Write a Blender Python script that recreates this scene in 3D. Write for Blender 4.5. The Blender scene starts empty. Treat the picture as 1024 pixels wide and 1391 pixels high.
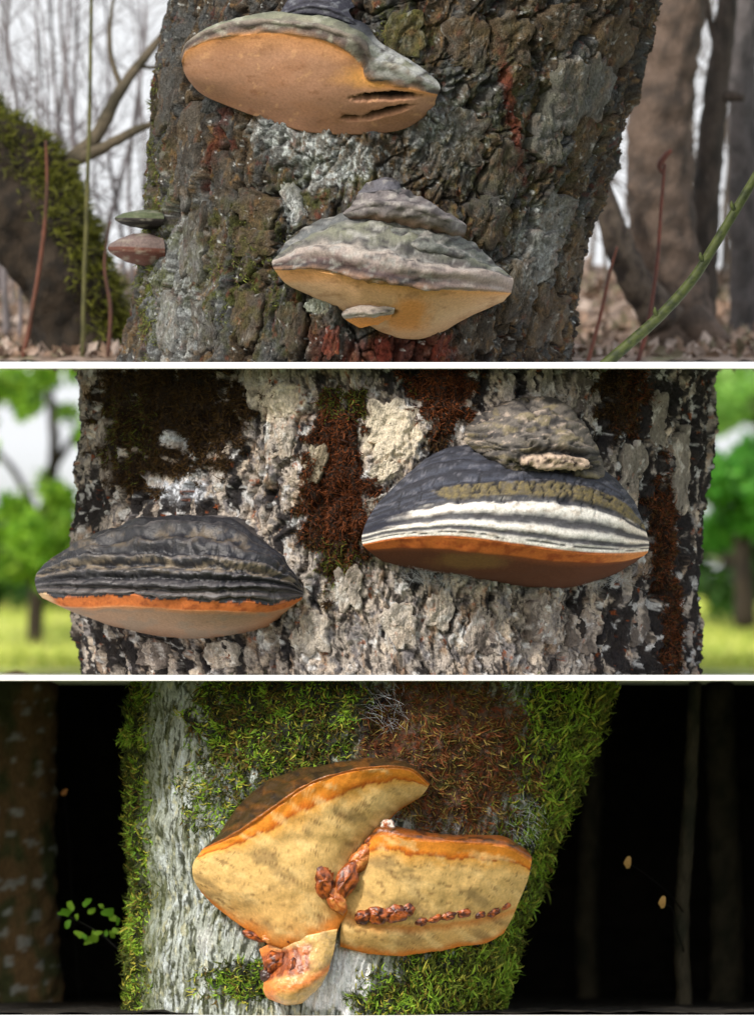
import bpy, math
import numpy as np

# ------------------------------------------------------------------ camera, sky, sun, exposure
scene = bpy.context.scene
COL = scene.collection
CAM_D = 40.0            # metres from the lens to the plane of the bark
YF = -0.30              # the plane of the bark fronts
cam_d = bpy.data.cameras.new('camera'); cam = bpy.data.objects.new('camera', cam_d); COL.objects.link(cam)
cam.location = (0, YF - CAM_D, 0); cam.rotation_euler = (math.radians(90), 0, 0)
cam_d.sensor_fit = 'HORIZONTAL'; cam_d.sensor_width = 36.0
cam_d.lens = 36.0 * CAM_D / 1.024
cam_d.clip_start = 0.5; cam_d.clip_end = 2000
cam_d.dof.use_dof = True; cam_d.dof.focus_distance = CAM_D - 0.03; cam_d.dof.aperture_fstop = 5.0
scene.camera = cam

SUN_EL, SUN_AZ, SUN_STR, SKY_STR = 38.0, 38.0, 2.1, 0.05     # azimuth: degrees to the left of the camera's back
world = bpy.data.worlds.new('World'); scene.world = world; world.use_nodes = True
wn = world.node_tree.nodes; wl = world.node_tree.links
bg = wn['Background']; sky = wn.new('ShaderNodeTexSky'); sky.sky_type = 'NISHITA'; sky.sun_disc = False
sky.sun_elevation = math.radians(SUN_EL); sky.sun_rotation = math.radians(180 + SUN_AZ)
sky.dust_density = 6.0; sky.air_density = 1.0; sky.ozone_density = 0.6
wl.new(sky.outputs[0], bg.inputs[0]); bg.inputs[1].default_value = SKY_STR
cloud = wn.new('ShaderNodeBackground'); cloud.inputs[0].default_value = (.95, .97, 1, 1); cloud.inputs[1].default_value = 0.62    # even white overcast over the clear sky
addw = wn.new('ShaderNodeAddShader'); wl.new(bg.outputs[0], addw.inputs[0]); wl.new(cloud.outputs[0], addw.inputs[1]); wl.new(addw.outputs[0], wn['World Output'].inputs[0])
sd = bpy.data.lights.new('sun', 'SUN'); sun = bpy.data.objects.new('sun', sd); COL.objects.link(sun)
sd.energy = SUN_STR; sd.angle = math.radians(5); sd.color = (1.0, 0.95, 0.88)
sun.rotation_euler = (math.radians(90 - SUN_EL), 0, -math.radians(SUN_AZ))
sun.location = (-3, -6, 4)
vs = scene.view_settings
vs.view_transform = 'Standard'; vs.look = 'None'; vs.gamma = 1; vs.use_curve_mapping = False; vs.exposure = 0.70

# ------------------------------------------------------------------ numbers and noise
rng = np.random.default_rng(7)
def S(r, g, b):
    c = np.array([r, g, b], float) / 255.0
    return np.where(c <= 0.04045, c / 12.92, ((c + 0.055) / 1.055) ** 2.4)
def sm(a, b, x):
    t = np.clip((x - a) / (b - a), 0, 1); return t * t * (3 - 2 * t)
def hsh(ix, iy, s):
    ix = np.atleast_1d(ix) if np.ndim(ix) == 0 else ix; iy = np.atleast_1d(iy) if np.ndim(iy) == 0 else iy
    n = (ix.astype(np.int64) * 374761393 + iy.astype(np.int64) * 668265263 + s * 1274126177) & 0xffffffff
    n = ((n ^ (n >> 13)) * 1274126177) & 0xffffffff
    n = ((n ^ (n >> 16)) * 2246822519) & 0xffffffff
    return ((n ^ (n >> 15)) & 0xffffff) / float(0xffffff)
def gn(x, y, s=0):
    x = np.asarray(x, float); y = np.asarray(y, float)
    ix = np.floor(x); iy = np.floor(y); fx = x - ix; fy = y - iy
    u = fx * fx * fx * (fx * (fx * 6 - 15) + 10); v = fy * fy * fy * (fy * (fy * 6 - 15) + 10)
    def g(dx, dy):
        a = hsh(ix + dx, iy + dy, s) * 2 * np.pi
        return np.cos(a) * (fx - dx) + np.sin(a) * (fy - dy)
    a = g(0, 0) * (1 - u) + g(1, 0) * u; b = g(0, 1) * (1 - u) + g(1, 1) * u
    return (a * (1 - v) + b * v) * 1.5
def fbm(x, y, s=0, o=4, gain=0.5):
    r = 0; a = 1; t = 0
    for k in range(o):
        r = r + a * gn(x * 2 ** k, y * 2 ** k, s + 17 * k); t += a; a *= gain
    return r / t * 1.4
def ridged(x, y, s=0, o=3):
    r = 0; a = 1; t = 0
    for k in range(o):
        r = r + a * (1 - 2 * np.abs(gn(x * 2 ** k, y * 2 ** k, s + 13 * k))); t += a; a *= .5
    return r / t
def worley(x, y, s=0):
    ix = np.floor(x); iy = np.floor(y)
    F1 = np.full(x.shape, 9.); F2 = np.full(x.shape, 9.); ID = np.zeros(x.shape); DX = np.zeros(x.shape); DY = np.zeros(x.shape)
    for a in (-1, 0, 1):
        for b in (-1, 0, 1):
            cx = ix + a; cy = iy + b
            px_ = cx + 0.1 + .8 * hsh(cx, cy, s); py_ = cy + 0.1 + .8 * hsh(cx, cy, s + 5)
            dx = x - px_; dy = y - py_; d = np.sqrt(dx * dx + dy * dy)
            n = d < F1
            F2 = np.where(n, F1, np.minimum(F2, d))
            ID = np.where(n, hsh(cx, cy, s + 9), ID); DX = np.where(n, dx, DX); DY = np.where(n, dy, DY)
            F1 = np.where(n, d, F1)
    return F1, F2, ID, DX, DY
def mixc(c, col, m):
    m = np.clip(np.asarray(m), 0, 1)[..., None]
    return c * (1 - m) + np.asarray(col) * m
def blob(px, py, cx, cy, rx, ry, rot=0, soft=.35, warp=.35, s=3, sc=22.):
    """soft-edged uneven patch; 1 inside"""
    a = math.radians(rot); x = px - cx; y = py - cy
    u = (x * math.cos(a) + y * math.sin(a)) / rx; v = (-x * math.sin(a) + y * math.cos(a)) / ry
    d = np.sqrt(u * u + v * v) + warp * fbm(px / sc, py / sc, s, 4, .6)
    return 1 - sm(1 - soft, 1 + soft, d)
# a spot of the picture (1 px = 1 mm at the bark) at depth y, in metres
def PX(px, py, y=YF):
    k = (CAM_D + (y - YF)) / CAM_D
    return np.array([(px - 512.0) / 1000 * k, y, (695.5 - py) / 1000 * k])

# ------------------------------------------------------------------ object helpers
def link(o, parent=None):
    COL.objects.link(o)
    if parent is not None: o.parent = parent
    return o
def thing(name, label, cat, loc=(0, 0, 0), group=None):
    o = bpy.data.objects.new(name, None); o.empty_display_size = .02; link(o)
    o.location = loc; o['label'] = label; o['category'] = cat
    if group: o['group'] = group
    return o
def tag(o, label=None, cat=None, group=None, kind=None):
    if label: o['label'] = label
    if cat: o['category'] = cat
    if group: o['group'] = group
    if kind: o['kind'] = kind
    return o
def mesh_np(name, V, F, col=None, smooth=True):
    V = np.asarray(V, np.float32); F = np.asarray(F, np.int32)
    m = bpy.data.meshes.new(name); n, k = F.shape
    m.vertices.add(len(V)); m.vertices.foreach_set('co', V.ravel())
    m.loops.add(n * k); m.loops.foreach_set('vertex_index', F.ravel())
    m.polygons.add(n); m.polygons.foreach_set('loop_start', np.arange(n, dtype=np.int32) * k)
    try: m.polygons.foreach_set('loop_total', np.full(n, k, np.int32))
    except Exception: pass
    m.update(calc_edges=True); m.validate()
    m.polygons.foreach_set('use_smooth', np.full(len(m.polygons), smooth))
    if col is not None:
        a = m.color_attributes.new('Col', 'FLOAT_COLOR', 'POINT')
        a.data.foreach_set('color', np.c_[np.clip(col, 0, 1), np.ones(len(V))].astype(np.float32).ravel())
    return m
def obj(name, mesh, m, parent=None):
    """mesh in world coordinates; the object sits at its parent's base"""
    p = parent; off = np.zeros(3)
    while p is not None: off += np.array(p.location); p = p.parent
    if np.abs(off).max() > 1e-9:
        co = np.zeros(len(mesh.vertices) * 3, np.float32); mesh.vertices.foreach_get('co', co)
        mesh.vertices.foreach_set('co', (co.reshape(-1, 3) - off).astype(np.float32).ravel()); mesh.update()
    o = bpy.data.objects.new(name, mesh); link(o, parent)
    if m: mesh.materials.append(m)
    return o
def grid_faces(nr, nc, wrap=False):
    r = np.arange(nr - 1)[:, None]; c = np.arange(nc if wrap else nc - 1)[None, :]
    c2 = (c + 1) % nc
    return np.stack([r * nc + c, r * nc + c2, (r + 1) * nc + c2, (r + 1) * nc + c], -1).reshape(-1, 4)

# ------------------------------------------------------------------ materials
def nodes_of(name):
    m = bpy.data.materials.new(name); m.use_nodes = True
    return m, m.node_tree.nodes, m.node_tree.links, m.node_tree.nodes['Principled BSDF']
def mat(name, color=None, color2=None, rough=.85, gs=300., ga=.35, bs=500., bump=.4, bd=.002, spec=.25, trans=0., stretch=(1, 1, 1), coat=0.):
    """Col attribute (or two colours mixed by noise) times a fine grain, plus a fine bump"""
    m, N, L, P = nodes_of(name)
    tc = N.new('ShaderNodeTexCoord'); mp = N.new('ShaderNodeMapping'); mp.inputs['Scale'].default_value = stretch
    L.new(tc.outputs['Object'], mp.inputs[0])
    n1 = N.new('ShaderNodeTexNoise'); n1.inputs['Scale'].default_value = gs; n1.inputs['Detail'].default_value = 5; n1.inputs['Roughness'].default_value = .65
    L.new(mp.outputs[0], n1.inputs['Vector'])
    if color is None:
        a = N.new('ShaderNodeAttribute'); a.attribute_name = 'Col'; src = a.outputs['Color']
    else:
        n2 = N.new('ShaderNodeTexNoise'); n2.inputs['Scale'].default_value = gs * .13; n2.inputs['Detail'].default_value = 4
        L.new(mp.outputs[0], n2.inputs['Vector'])
        mx = N.new('ShaderNodeMix'); mx.data_type = 'RGBA'
        rp = N.new('ShaderNodeMapRange'); rp.inputs[1].default_value = .35; rp.inputs[2].default_value = .65
        L.new(n2.outputs[0], rp.inputs[0]); L.new(rp.outputs[0], mx.inputs['Factor'])
        mx.inputs['A'].default_value = (*color, 1); mx.inputs['B'].default_value = (*(color2 if color2 is not None else color), 1); src = mx.outputs['Result']
    mr = N.new('ShaderNodeMapRange'); mr.inputs[1].default_value = .25; mr.inputs[2].default_value = .75
    mr.inputs[3].default_value = 1 - ga; mr.inputs[4].default_value = 1 + ga
    L.new(n1.outputs[0], mr.inputs[0])
    vm = N.new('ShaderNodeVectorMath'); vm.operation = 'SCALE'; L.new(src, vm.inputs[0]); L.new(mr.outputs[0], vm.inputs['Scale'])
    L.new(vm.outputs[0], P.inputs['Base Color'])
    P.inputs['Roughness'].default_value = rough; P.inputs['Specular IOR Level'].default_value = spec
    if coat: P.inputs['Coat Weight'].default_value = coat; P.inputs['Coat Roughness'].default_value = .2
    if bump:
        n3 = N.new('ShaderNodeTexNoise'); n3.inputs['Scale'].default_value = bs; n3.inputs['Detail'].default_value = 4
        L.new(mp.outputs[0], n3.inputs['Vector'])
        b = N.new('ShaderNodeBump'); b.inputs['Strength'].default_value = bump; b.inputs['Distance'].default_value = bd
        L.new(n3.outputs[0], b.inputs['Height']); L.new(b.outputs[0], P.inputs['Normal'])
    if trans:
        t = N.new('ShaderNodeBsdfTranslucent'); L.new(vm.outputs[0], t.inputs['Color'])
        ms = N.new('ShaderNodeMixShader'); ms.inputs[0].default_value = trans
        out = N['Material Output']; L.new(P.outputs[0], ms.inputs[1]); L.new(t.outputs[0], ms.inputs[2]); L.new(ms.outputs[0], out.inputs['Surface'])
    return m
M = {}
M['bark'] = mat('bark', gs=240, ga=.6, bs=420, bump=1.0, bd=.006, rough=.92, stretch=(1.6, 1.6, .8))
M['pale_bark'] = mat('pale_bark', gs=260, ga=.5, bs=380, bump=.9, bd=.005, rough=.9, stretch=(1.3, 1.3, .8))
M['smooth_bark'] = mat('smooth_bark', gs=260, ga=.5, bs=380, bump=1.0, bd=.006, rough=.85, stretch=(2.2, 2.2, .45))
M['cap'] = mat('cap', gs=330, ga=.35, bs=520, bump=.5, bd=.002, rough=.75, spec=.35)
M['dark_cap'] = mat('dark_cap', gs=330, ga=.35, bs=420, bump=.6, bd=.002, rough=.42, spec=.55)
M['pore'] = mat('pore', gs=260, ga=.22, bs=800, bump=.5, bd=.0015, rough=.85, spec=.2)
M['resin'] = mat('resin', gs=160, ga=.35, bs=200, bump=.5, bd=.003, rough=.32, spec=.5)
M['moss'] = mat('moss', gs=900, ga=.15, bump=0, rough=.7, spec=.3, trans=.25)
M['leaf'] = mat('leaf', gs=300, ga=.12, bump=0, rough=.55, spec=.35, trans=.4)
M['shelf_paint'] = mat('shelf_paint', S(238, 238, 236), S(230, 231, 230), gs=60, ga=.02, bs=300, bump=.08, rough=.5)
M['soil'] = mat('soil', S(70, 55, 42), S(95, 78, 60), gs=200, ga=.4, bs=120, bump=.8, bd=.01)
M['soil_and_shade'] = mat('soil_and_shade', S(22, 20, 17), S(36, 31, 24), gs=60, ga=.5, bs=40, bump=.8, bd=.02)  # soil on the floor; on the added wall its near-black is painted darkness
M['litter'] = mat('litter', gs=400, ga=.3, bump=0, rough=.8)
M['ground'] = mat('ground', S(72, 92, 40), S(104, 98, 58), gs=6, ga=.3, bs=40, bump=.5, bd=.02)
M['wood_grey'] = mat('wood_grey', gs=200, ga=.35, bs=150, bump=.7, bd=.006, stretch=(1.5, 1.5, .5))
M['twig'] = mat('twig', gs=200, ga=.25, bs=300, bump=.3, bd=.002, rough=.6)
M['web'] = mat('web', S(205, 210, 215), S(190, 195, 200), gs=200, ga=.1, bump=0, rough=.6, trans=.3)

# ------------------------------------------------------------------ structure: ground, white shelf unit
g = mesh_np('ground', [(-400, -60, -.725), (400, -60, -.725), (400, 900, -.725), (-400, 900, -.725)], [[0, 1, 2, 3]])
tag(obj('ground', g, M['ground']), kind='structure')

def prism(x0, x1, prof, name, m, parent):
    """profile in (y,z) pulled along x"""
    n = len(prof); V = [(x0, y, z) for y, z in prof] + [(x1, y, z) for y, z in prof]
    me = bpy.data.meshes.new(name)
    me.from_pydata(V, [], [tuple(range(n))[::-1], tuple(range(n, 2 * n))] + [(i, (i + 1) % n, n + (i + 1) % n, n + i) for i in range(n)])
    me.update()
    import bmesh
    bm = bmesh.new(); bm.from_mesh(me); bmesh.ops.recalc_face_normals(bm, faces=bm.faces)
    bmesh.ops.bevel(bm, geom=bm.edges[:], offset=.0008, segments=1, affect='EDGES'); bm.to_mesh(me); bm.free()
    return obj(name, me, m, parent)
SHF = -.335      # front edge of the boards, just proud of the bark
ZA0, ZA1 = .1945, .2035
ZB0, ZB1 = -.2297, -.2215
ZC0, ZC1 = -.7225, -.6848
shelf = thing('display_shelf', 'white painted open shelf unit whose boards carry the three trunk sections', 'shelf', (0, 0, -.7225))
prism(-.84, .84, [(SHF, ZA0), (1.40, .2042), (1.40, .2128), (SHF, ZA1)], 'shelf_board', M['shelf_paint'], shelf)
prism(-.84, .84, [(SHF, ZB0), (3.6, ZB0 - .02), (3.6, ZB1 - .004), (.2, ZB1 - .004), (SHF, ZB1)], 'shelf_board', M['shelf_paint'], shelf)
prism(-.84, .84, [(SHF, ZC0), (1.7, ZC0), (1.7, ZC1), (SHF, ZC1)], 'shelf_board', M['shelf_paint'], shelf)
for sx in (-1, 1):
    for (y0, top) in ((.36, .1990), (1.34, .2042), (3.50, ZB0 - .018)):
        prism(sx * .80 - .022, sx * .80 + .022, [(y0, -.7225), (y0 + .04, -.7225), (y0 + .04, top + .001), (y0, top + .001)], 'post', M['shelf_paint'], shelf)
# added near-black wall round the bottom tier: darkness of unlit woods in its colour
def backdrop():
    V = []; F = []
    path = [(-.76, .10), (-.76, .8), (-.70, 1.45), (-.3, 1.58), (.3, 1.60), (.72, 1.45), (.76, .8), (.76, .10)]
    P = cr2(np.array([(a, b, 0) for a, b in path], float), 160)
    nz = 30; zs = np.linspace(ZC1 - .004, ZB0 - .012, nz)
    ctr = np.array([0, .6]); V = np.zeros((nz, 160, 3))
    for i, z in enumerate(zs):
        d = P[:, :2] - ctr; d /= np.linalg.norm(d, axis=1)[:, None]
        off = .05 * fbm(np.arange(160) / 14., np.full(160, z * 12), 5)
        V[i, :, :2] = P[:, :2] + d * off[:, None] * np.where(np.abs(P[:, 0]) > .74, .1, 1)[:, None]; V[i, :, 2] = z
    return mesh_np('shade_backdrop', V.reshape(-1, 3), grid_faces(nz, 160))

# ------------------------------------------------------------------ curves, tubes, lofts, strands, leaves
def cr2(P, n):
    """even Catmull-Rom through P"""
    P = np.asarray(P, float)
    if len(P) == 2: P = np.array([P[0], (P[0] + P[1]) / 2, P[1]])
    Q = np.vstack([2 * P[0] - P[1], P, 2 * P[-1] - P[-2]]); out = []
    for i in range(1, len(Q) - 2):
        t = np.linspace(0, 1, 24, endpoint=False)[:, None]
        a, b, c, d = Q[i - 1], Q[i], Q[i + 1], Q[i + 2]
        out.append(.5 * (2 * b + (c - a) * t + (2 * a - 5 * b + 4 * c - d) * t ** 2 + (3 * b - a - 3 * c + d) * t ** 3))
    out = np.vstack(out + [P[-1:]])
    L = np.r_[0, np.cumsum(np.linalg.norm(np.diff(out[:, :3], axis=0), axis=1))]
    s = np.linspace(0, L[-1], n)
    return np.stack([np.interp(s, L, out[:, k]) for k in range(out.shape[1])], 1)
def tube(path, radii, n=40, seg=12, bump=0., seed=0, bs=40.):
    """closed tapering tube; returns verts, quads"""
    A = cr2(np.c_[np.asarray(path, float), np.asarray(radii, float)], n)
    P = A[:, :3]; R = A[:, 3]
    T = np.gradient(P, axis=0); T /= np.linalg.norm(T, axis=1)[:, None] + 1e-12
    ref = np.array([0, 1., 0]) if abs(T[0, 1]) < .8 else np.array([1., 0, 0])
    U = np.cross(T, ref); U /= np.linalg.norm(U, axis=1)[:, None] + 1e-12; W = np.cross(T, U)
    th = np.linspace(0, 2 * np.pi, seg, endpoint=False)
    L = np.r_[0, np.cumsum(np.linalg.norm(np.diff(P, axis=0), axis=1))]
    rr = np.repeat(R[:, None], seg, 1)
    if bump:
        rr = rr * (1 + bump * fbm(np.cos(th)[None, :] * 1.2 + np.sin(th)[None, :] * 1.7 + seed + np.zeros((n, 1)), L[:, None] * bs + np.sin(th)[None, :], seed, 3))
    V = P[:, None, :] + rr[:, :, None] * (np.cos(th)[None, :, None] * U[:, None, :] + np.sin(th)[None, :, None] * W[:, None, :])
    V = np.vstack([V.reshape(-1, 3), P[0] - T[0] * R[0] * .3, P[-1] + T[-1] * R[-1] * .3])
    F = grid_faces(n, seg, True)
    k = n * seg; c0 = [[k, (i + 1) % seg, i, i] for i in range(seg)]
    c1 = [[k + 1, (n - 1) * seg + i, (n - 1) * seg + (i + 1) % seg, (n - 1) * seg + (i + 1) % seg] for i in range(seg)]
    return V, F, (c0, c1)
def tri_fix(F):   # end caps as triangles: kept apart, mesh_from handles mixed
    return F
def mesh_mixed(name, V, quads, tris, col=None, smooth=True):
    m = bpy.data.meshes.new(name)
    nq, nt = len(quads), len(tris)
    m.vertices.add(len(V)); m.vertices.foreach_set('co', np.asarray(V, np.float32).ravel())
    vi = np.concatenate([np.asarray(quads, np.int32).ravel(), np.asarray(tris, np.int32).ravel()]) if nt else np.asarray(quads, np.int32).ravel()
    m.loops.add(len(vi)); m.loops.foreach_set('vertex_index', vi)
    m.polygons.add(nq + nt)
    m.polygons.foreach_set('loop_start', np.concatenate([np.arange(nq) * 4, nq * 4 + np.arange(nt) * 3]).astype(np.int32))
    m.update(calc_edges=True); m.validate()
    m.polygons.foreach_set('use_smooth', np.full(len(m.polygons), smooth))
    if col is not None:
        a = m.color_attributes.new('Col', 'FLOAT_COLOR', 'POINT')
        a.data.foreach_set('color', np.c_[np.clip(col, 0, 1), np.ones(len(V))].astype(np.float32).ravel())
    return m
def tubes_mesh(name, specs, colfn, zmin=None):
    """several tubes (branches of one plant) joined into one mesh; specs: (path, radii, n, seg, bump)"""
    VV = []; QQ = []; TT = []; o = 0
    for i, (p, r, n, seg, bp) in enumerate(specs):
        V, F, (c0, c1) = tube(p, r, n, seg, bp, i + 3)
        VV.append(V); QQ.append(F + o); TT.append(np.array([c[:3] for c in c0] + [c[:3] for c in c1]) + o); o += len(V)
    V = np.vstack(VV)
    if zmin is not None: V[:, 2] = np.maximum(V[:, 2], zmin + 1e-5 * np.arange(len(V)) / len(V))
    return mesh_mixed(name, V, np.vstack(QQ), np.vstack(TT), colfn(V))
def strands(P, D, Cv, L, W, col, K=3, seed=1, tipcol=None, arc=0.):
    """curved tapering blades; P base, D start direction, Cv curl direction"""
    n = len(P); r = np.random.default_rng(seed)
    side = np.cross(D, r.normal(size=(n, 3))); side /= np.linalg.norm(side, axis=1)[:, None] + 1e-9
    V = np.zeros((n, K + 1, 2, 3)); C = np.zeros((n, K + 1, 2, 3))
    for k in range(K + 1):
        t = k / K
        if arc: p = P + D * (L * math.sin(arc * t) / arc)[:, None] + Cv * (L * (1 - math.cos(arc * t)) / arc)[:, None]
        else: p = P + D * (L * t)[:, None] + Cv * (L * t * t)[:, None]
        w = side * (W * (.75 + .6 * t - 1.25 * t * t) * .5)[:, None]
        V[:, k, 0] = p - w; V[:, k, 1] = p + w
        c = col if tipcol is None else col * (1 - t) + tipcol * t
        C[:, k, 0] = c; C[:, k, 1] = c
    base = np.arange(n)[:, None] * (2 * (K + 1)); F = []
    for k in range(K):
        F.append(np.concatenate([base + 2 * k, base + 2 * k + 1, base + 2 * k + 3, base + 2 * k + 2], 1))
    return V.reshape(-1, 3), np.vstack(F), C.reshape(-1, 3)
def leaves(P, size, col, seed=1, updown=.5):
    n = len(P); r = np.random.default_rng(seed)
    a = r.normal(size=(n, 3)); a[:, 2] -= .3; a /= np.linalg.norm(a, axis=1)[:, None]
    b = r.normal(size=(n, 3)); b = np.cross(a, b); b /= np.linalg.norm(b, axis=1)[:, None]
    c = np.cross(a, b)
    s = (size * (.6 + .8 * r.random(n)))[:, None] if np.ndim(size) else size * (.6 + .8 * r.random(n))[:, None]
    V = np.stack([P, P + a * s * .5 + b * s * .32 + c * s * .08, P + a * s, P + a * s * .5 - b * s * .32 + c * s * .08], 1)
    F = np.arange(n * 4).reshape(n, 4)
    return V.reshape(-1, 3), F, np.repeat(col, 4, 0)

# ------------------------------------------------------------------ trunk sections
class Trunk: pass
def make_trunk(tab, ratio, py0, py1, hfn, cfn, step=1.8, seed=1):
    """tab: rows (py, left edge px, right edge px); hfn gives bark relief in mm, cfn colours"""
    T = Trunk(); tab = np.array(tab, float)
    T.cx = lambda py: np.interp(py, tab[:, 0], (tab[:, 1] + tab[:, 2]) / 2)
    T.R = lambda py: np.interp(py, tab[:, 0], (tab[:, 2] - tab[:, 1]) / 2)
    Rm = float(np.mean(T.R(tab[:, 0]))); T.Rm = Rm; T.Ry = Rm * ratio / 1000; T.yc = YF + T.Ry
    def ty(px, py):
        q = np.clip((px - T.cx(py)) / T.R(py), -1, 1)
        return T.yc - T.Ry * np.sqrt(1 - q * q)
    T.y = ty
    nf = int(np.radians(200) * Rm * (1 + ratio) / 2 / step)
    th = np.r_[np.linspace(-100, 100, nf), np.linspace(100, 260, 42)[1:-1]]
    th = np.radians(th); py = np.arange(py0, py1 + step * .5, step); py[-1] = py1
    TH, PYg = np.meshgrid(th, py)
    R = T.R(PYg); cx = T.cx(PYg)
    s = TH * Rm; px = cx + R * np.sin(TH)
    T.h = lambda s_, t_, a_, b_: hfn(s_, t_, a_, b_)
    h = hfn(s, PYg, px, PYg)
    nx = np.sin(TH); ny = -np.cos(TH)
    X = (px - 512) / 1000 + nx * h / 1000; Y = T.yc + T.Ry * ny + ny * h / 1000
    Z = (695.5 - PYg) / 1000
    T.V = np.stack([X, Y, Z], -1); T.px = px; T.py = PYg; T.s = s; T.th = TH; T.hh = h
    dr = np.gradient(T.V, axis=0); dc = np.gradient(T.V, axis=1)
    N = np.cross(dc, dr); N /= np.linalg.norm(N, axis=-1)[..., None] + 1e-12
    N *= np.sign((N[..., 0] * nx + N[..., 1] * ny))[..., None]
    T.N = N; T.front = nf
    col = cfn(s, PYg, px, PYg, h) ** 1.18 * 1.12; T.col = col
    nr, nc = TH.shape; F = grid_faces(nr, nc, True)
    V = T.V.reshape(-1, 3); C = col.reshape(-1, 3)
    # cut ends
    ctr = np.array([[(T.cx(py[0]) - 512) / 1000, T.yc, Z[0, 0]], [(T.cx(py[-1]) - 512) / 1000, T.yc, Z[-1, 0]]])
    k = len(V); V = np.vstack([V, ctr]); C = np.vstack([C, np.tile(S(150, 120, 85), (2, 1))])
    i = np.arange(nc); j = (i + 1) % nc
    tris = np.vstack([np.c_[np.full(nc, k), j, i], np.c_[np.full(nc, k + 1), (nr - 1) * nc + i, (nr - 1) * nc + j]])
    T.mesh = mesh_mixed('bark', V, F, tris, C)
    return T
def scatter(T, mask, n, seed, thmax=1.62):
    """n random bark points weighted by mask (same shape as the grid)"""
    r = np.random.default_rng(seed)
    w = mask[:, :T.front].copy(); w[np.abs(T.th[:, :T.front]) > thmax] = 0
    p = w.ravel() / w.sum(); idx = r.choice(p.size, n, p=p)
    rr, cc = np.divmod(idx, w.shape[1])
    V = T.V[rr, cc] + r.normal(size=(n, 3)) * .0009
    return V, T.N[rr, cc], T.px[rr, cc], T.py[rr, cc], r

# ---- trunk A: deeply cracked grey-brown bark
tabA = [(-90, 234, 915), (0, 226, 905), (60, 216, 892), (130, 202, 870), (200, 196, 852), (260, 193, 830), (330, 190, 808), (400, 178, 796), (490, 158, 786)]
def terr(x, n, sharp=.3):
    t = x * n; f = np.floor(t); return (f + sm(1 - sharp, 1, t - f)) / n
def crackl(x, y, s, w):
    return np.exp(-(gn(x, y, s) / w) ** 2)
def hA(s, t, px, py):
    ws = s + 20 * fbm(s / 80, t / 90, 1, 3) + 5 * fbm(s / 16, t / 20, 2, 3); wt = t + 26 * fbm(s / 60, t / 70, 3, 3) + .22 * s
    left = 1 - sm(300, 420, px)
    ctr = blob(px, py, 440, 220, 110, 60, 10, .5, .4, 5)
    P = fbm(ws / 60, wt / 105, 4, 5, .56)
    h = terr(P, 4.5, .22) * 20 * (1 - .4 * left)
    h = h + terr(fbm(ws / 26, wt / 66, 6, 5, .6), 4, .25) * 7
    h = h - 20 * crackl(ws / 70, wt / 150, 8, .06) * (1 - .5 * ctr) - 7 * crackl(ws / 24, wt / 100, 9, .07) - 13 * crackl(ws / 130, wt / 60, 10, .04) * (1 - left)
    h = h + left * 9 * ridged(ws / 30, t / 170, 11, 2)
    h = h + ridged(ws / 8, wt / 60, 12, 3) * 3.0 + fbm(s / 5, t / 10, 13, 4, .7) * 3.0
    sw = blob(px, py, 425, 105, 190, 100, 10, .35, .15, 37, 40) + blob(px, py, 535, 365, 175, 110, 5, .35, .15, 38, 40)
    return h * (1 - .35 * ctr) - 10 + 9 * np.clip(sw, 0, 1)
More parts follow.
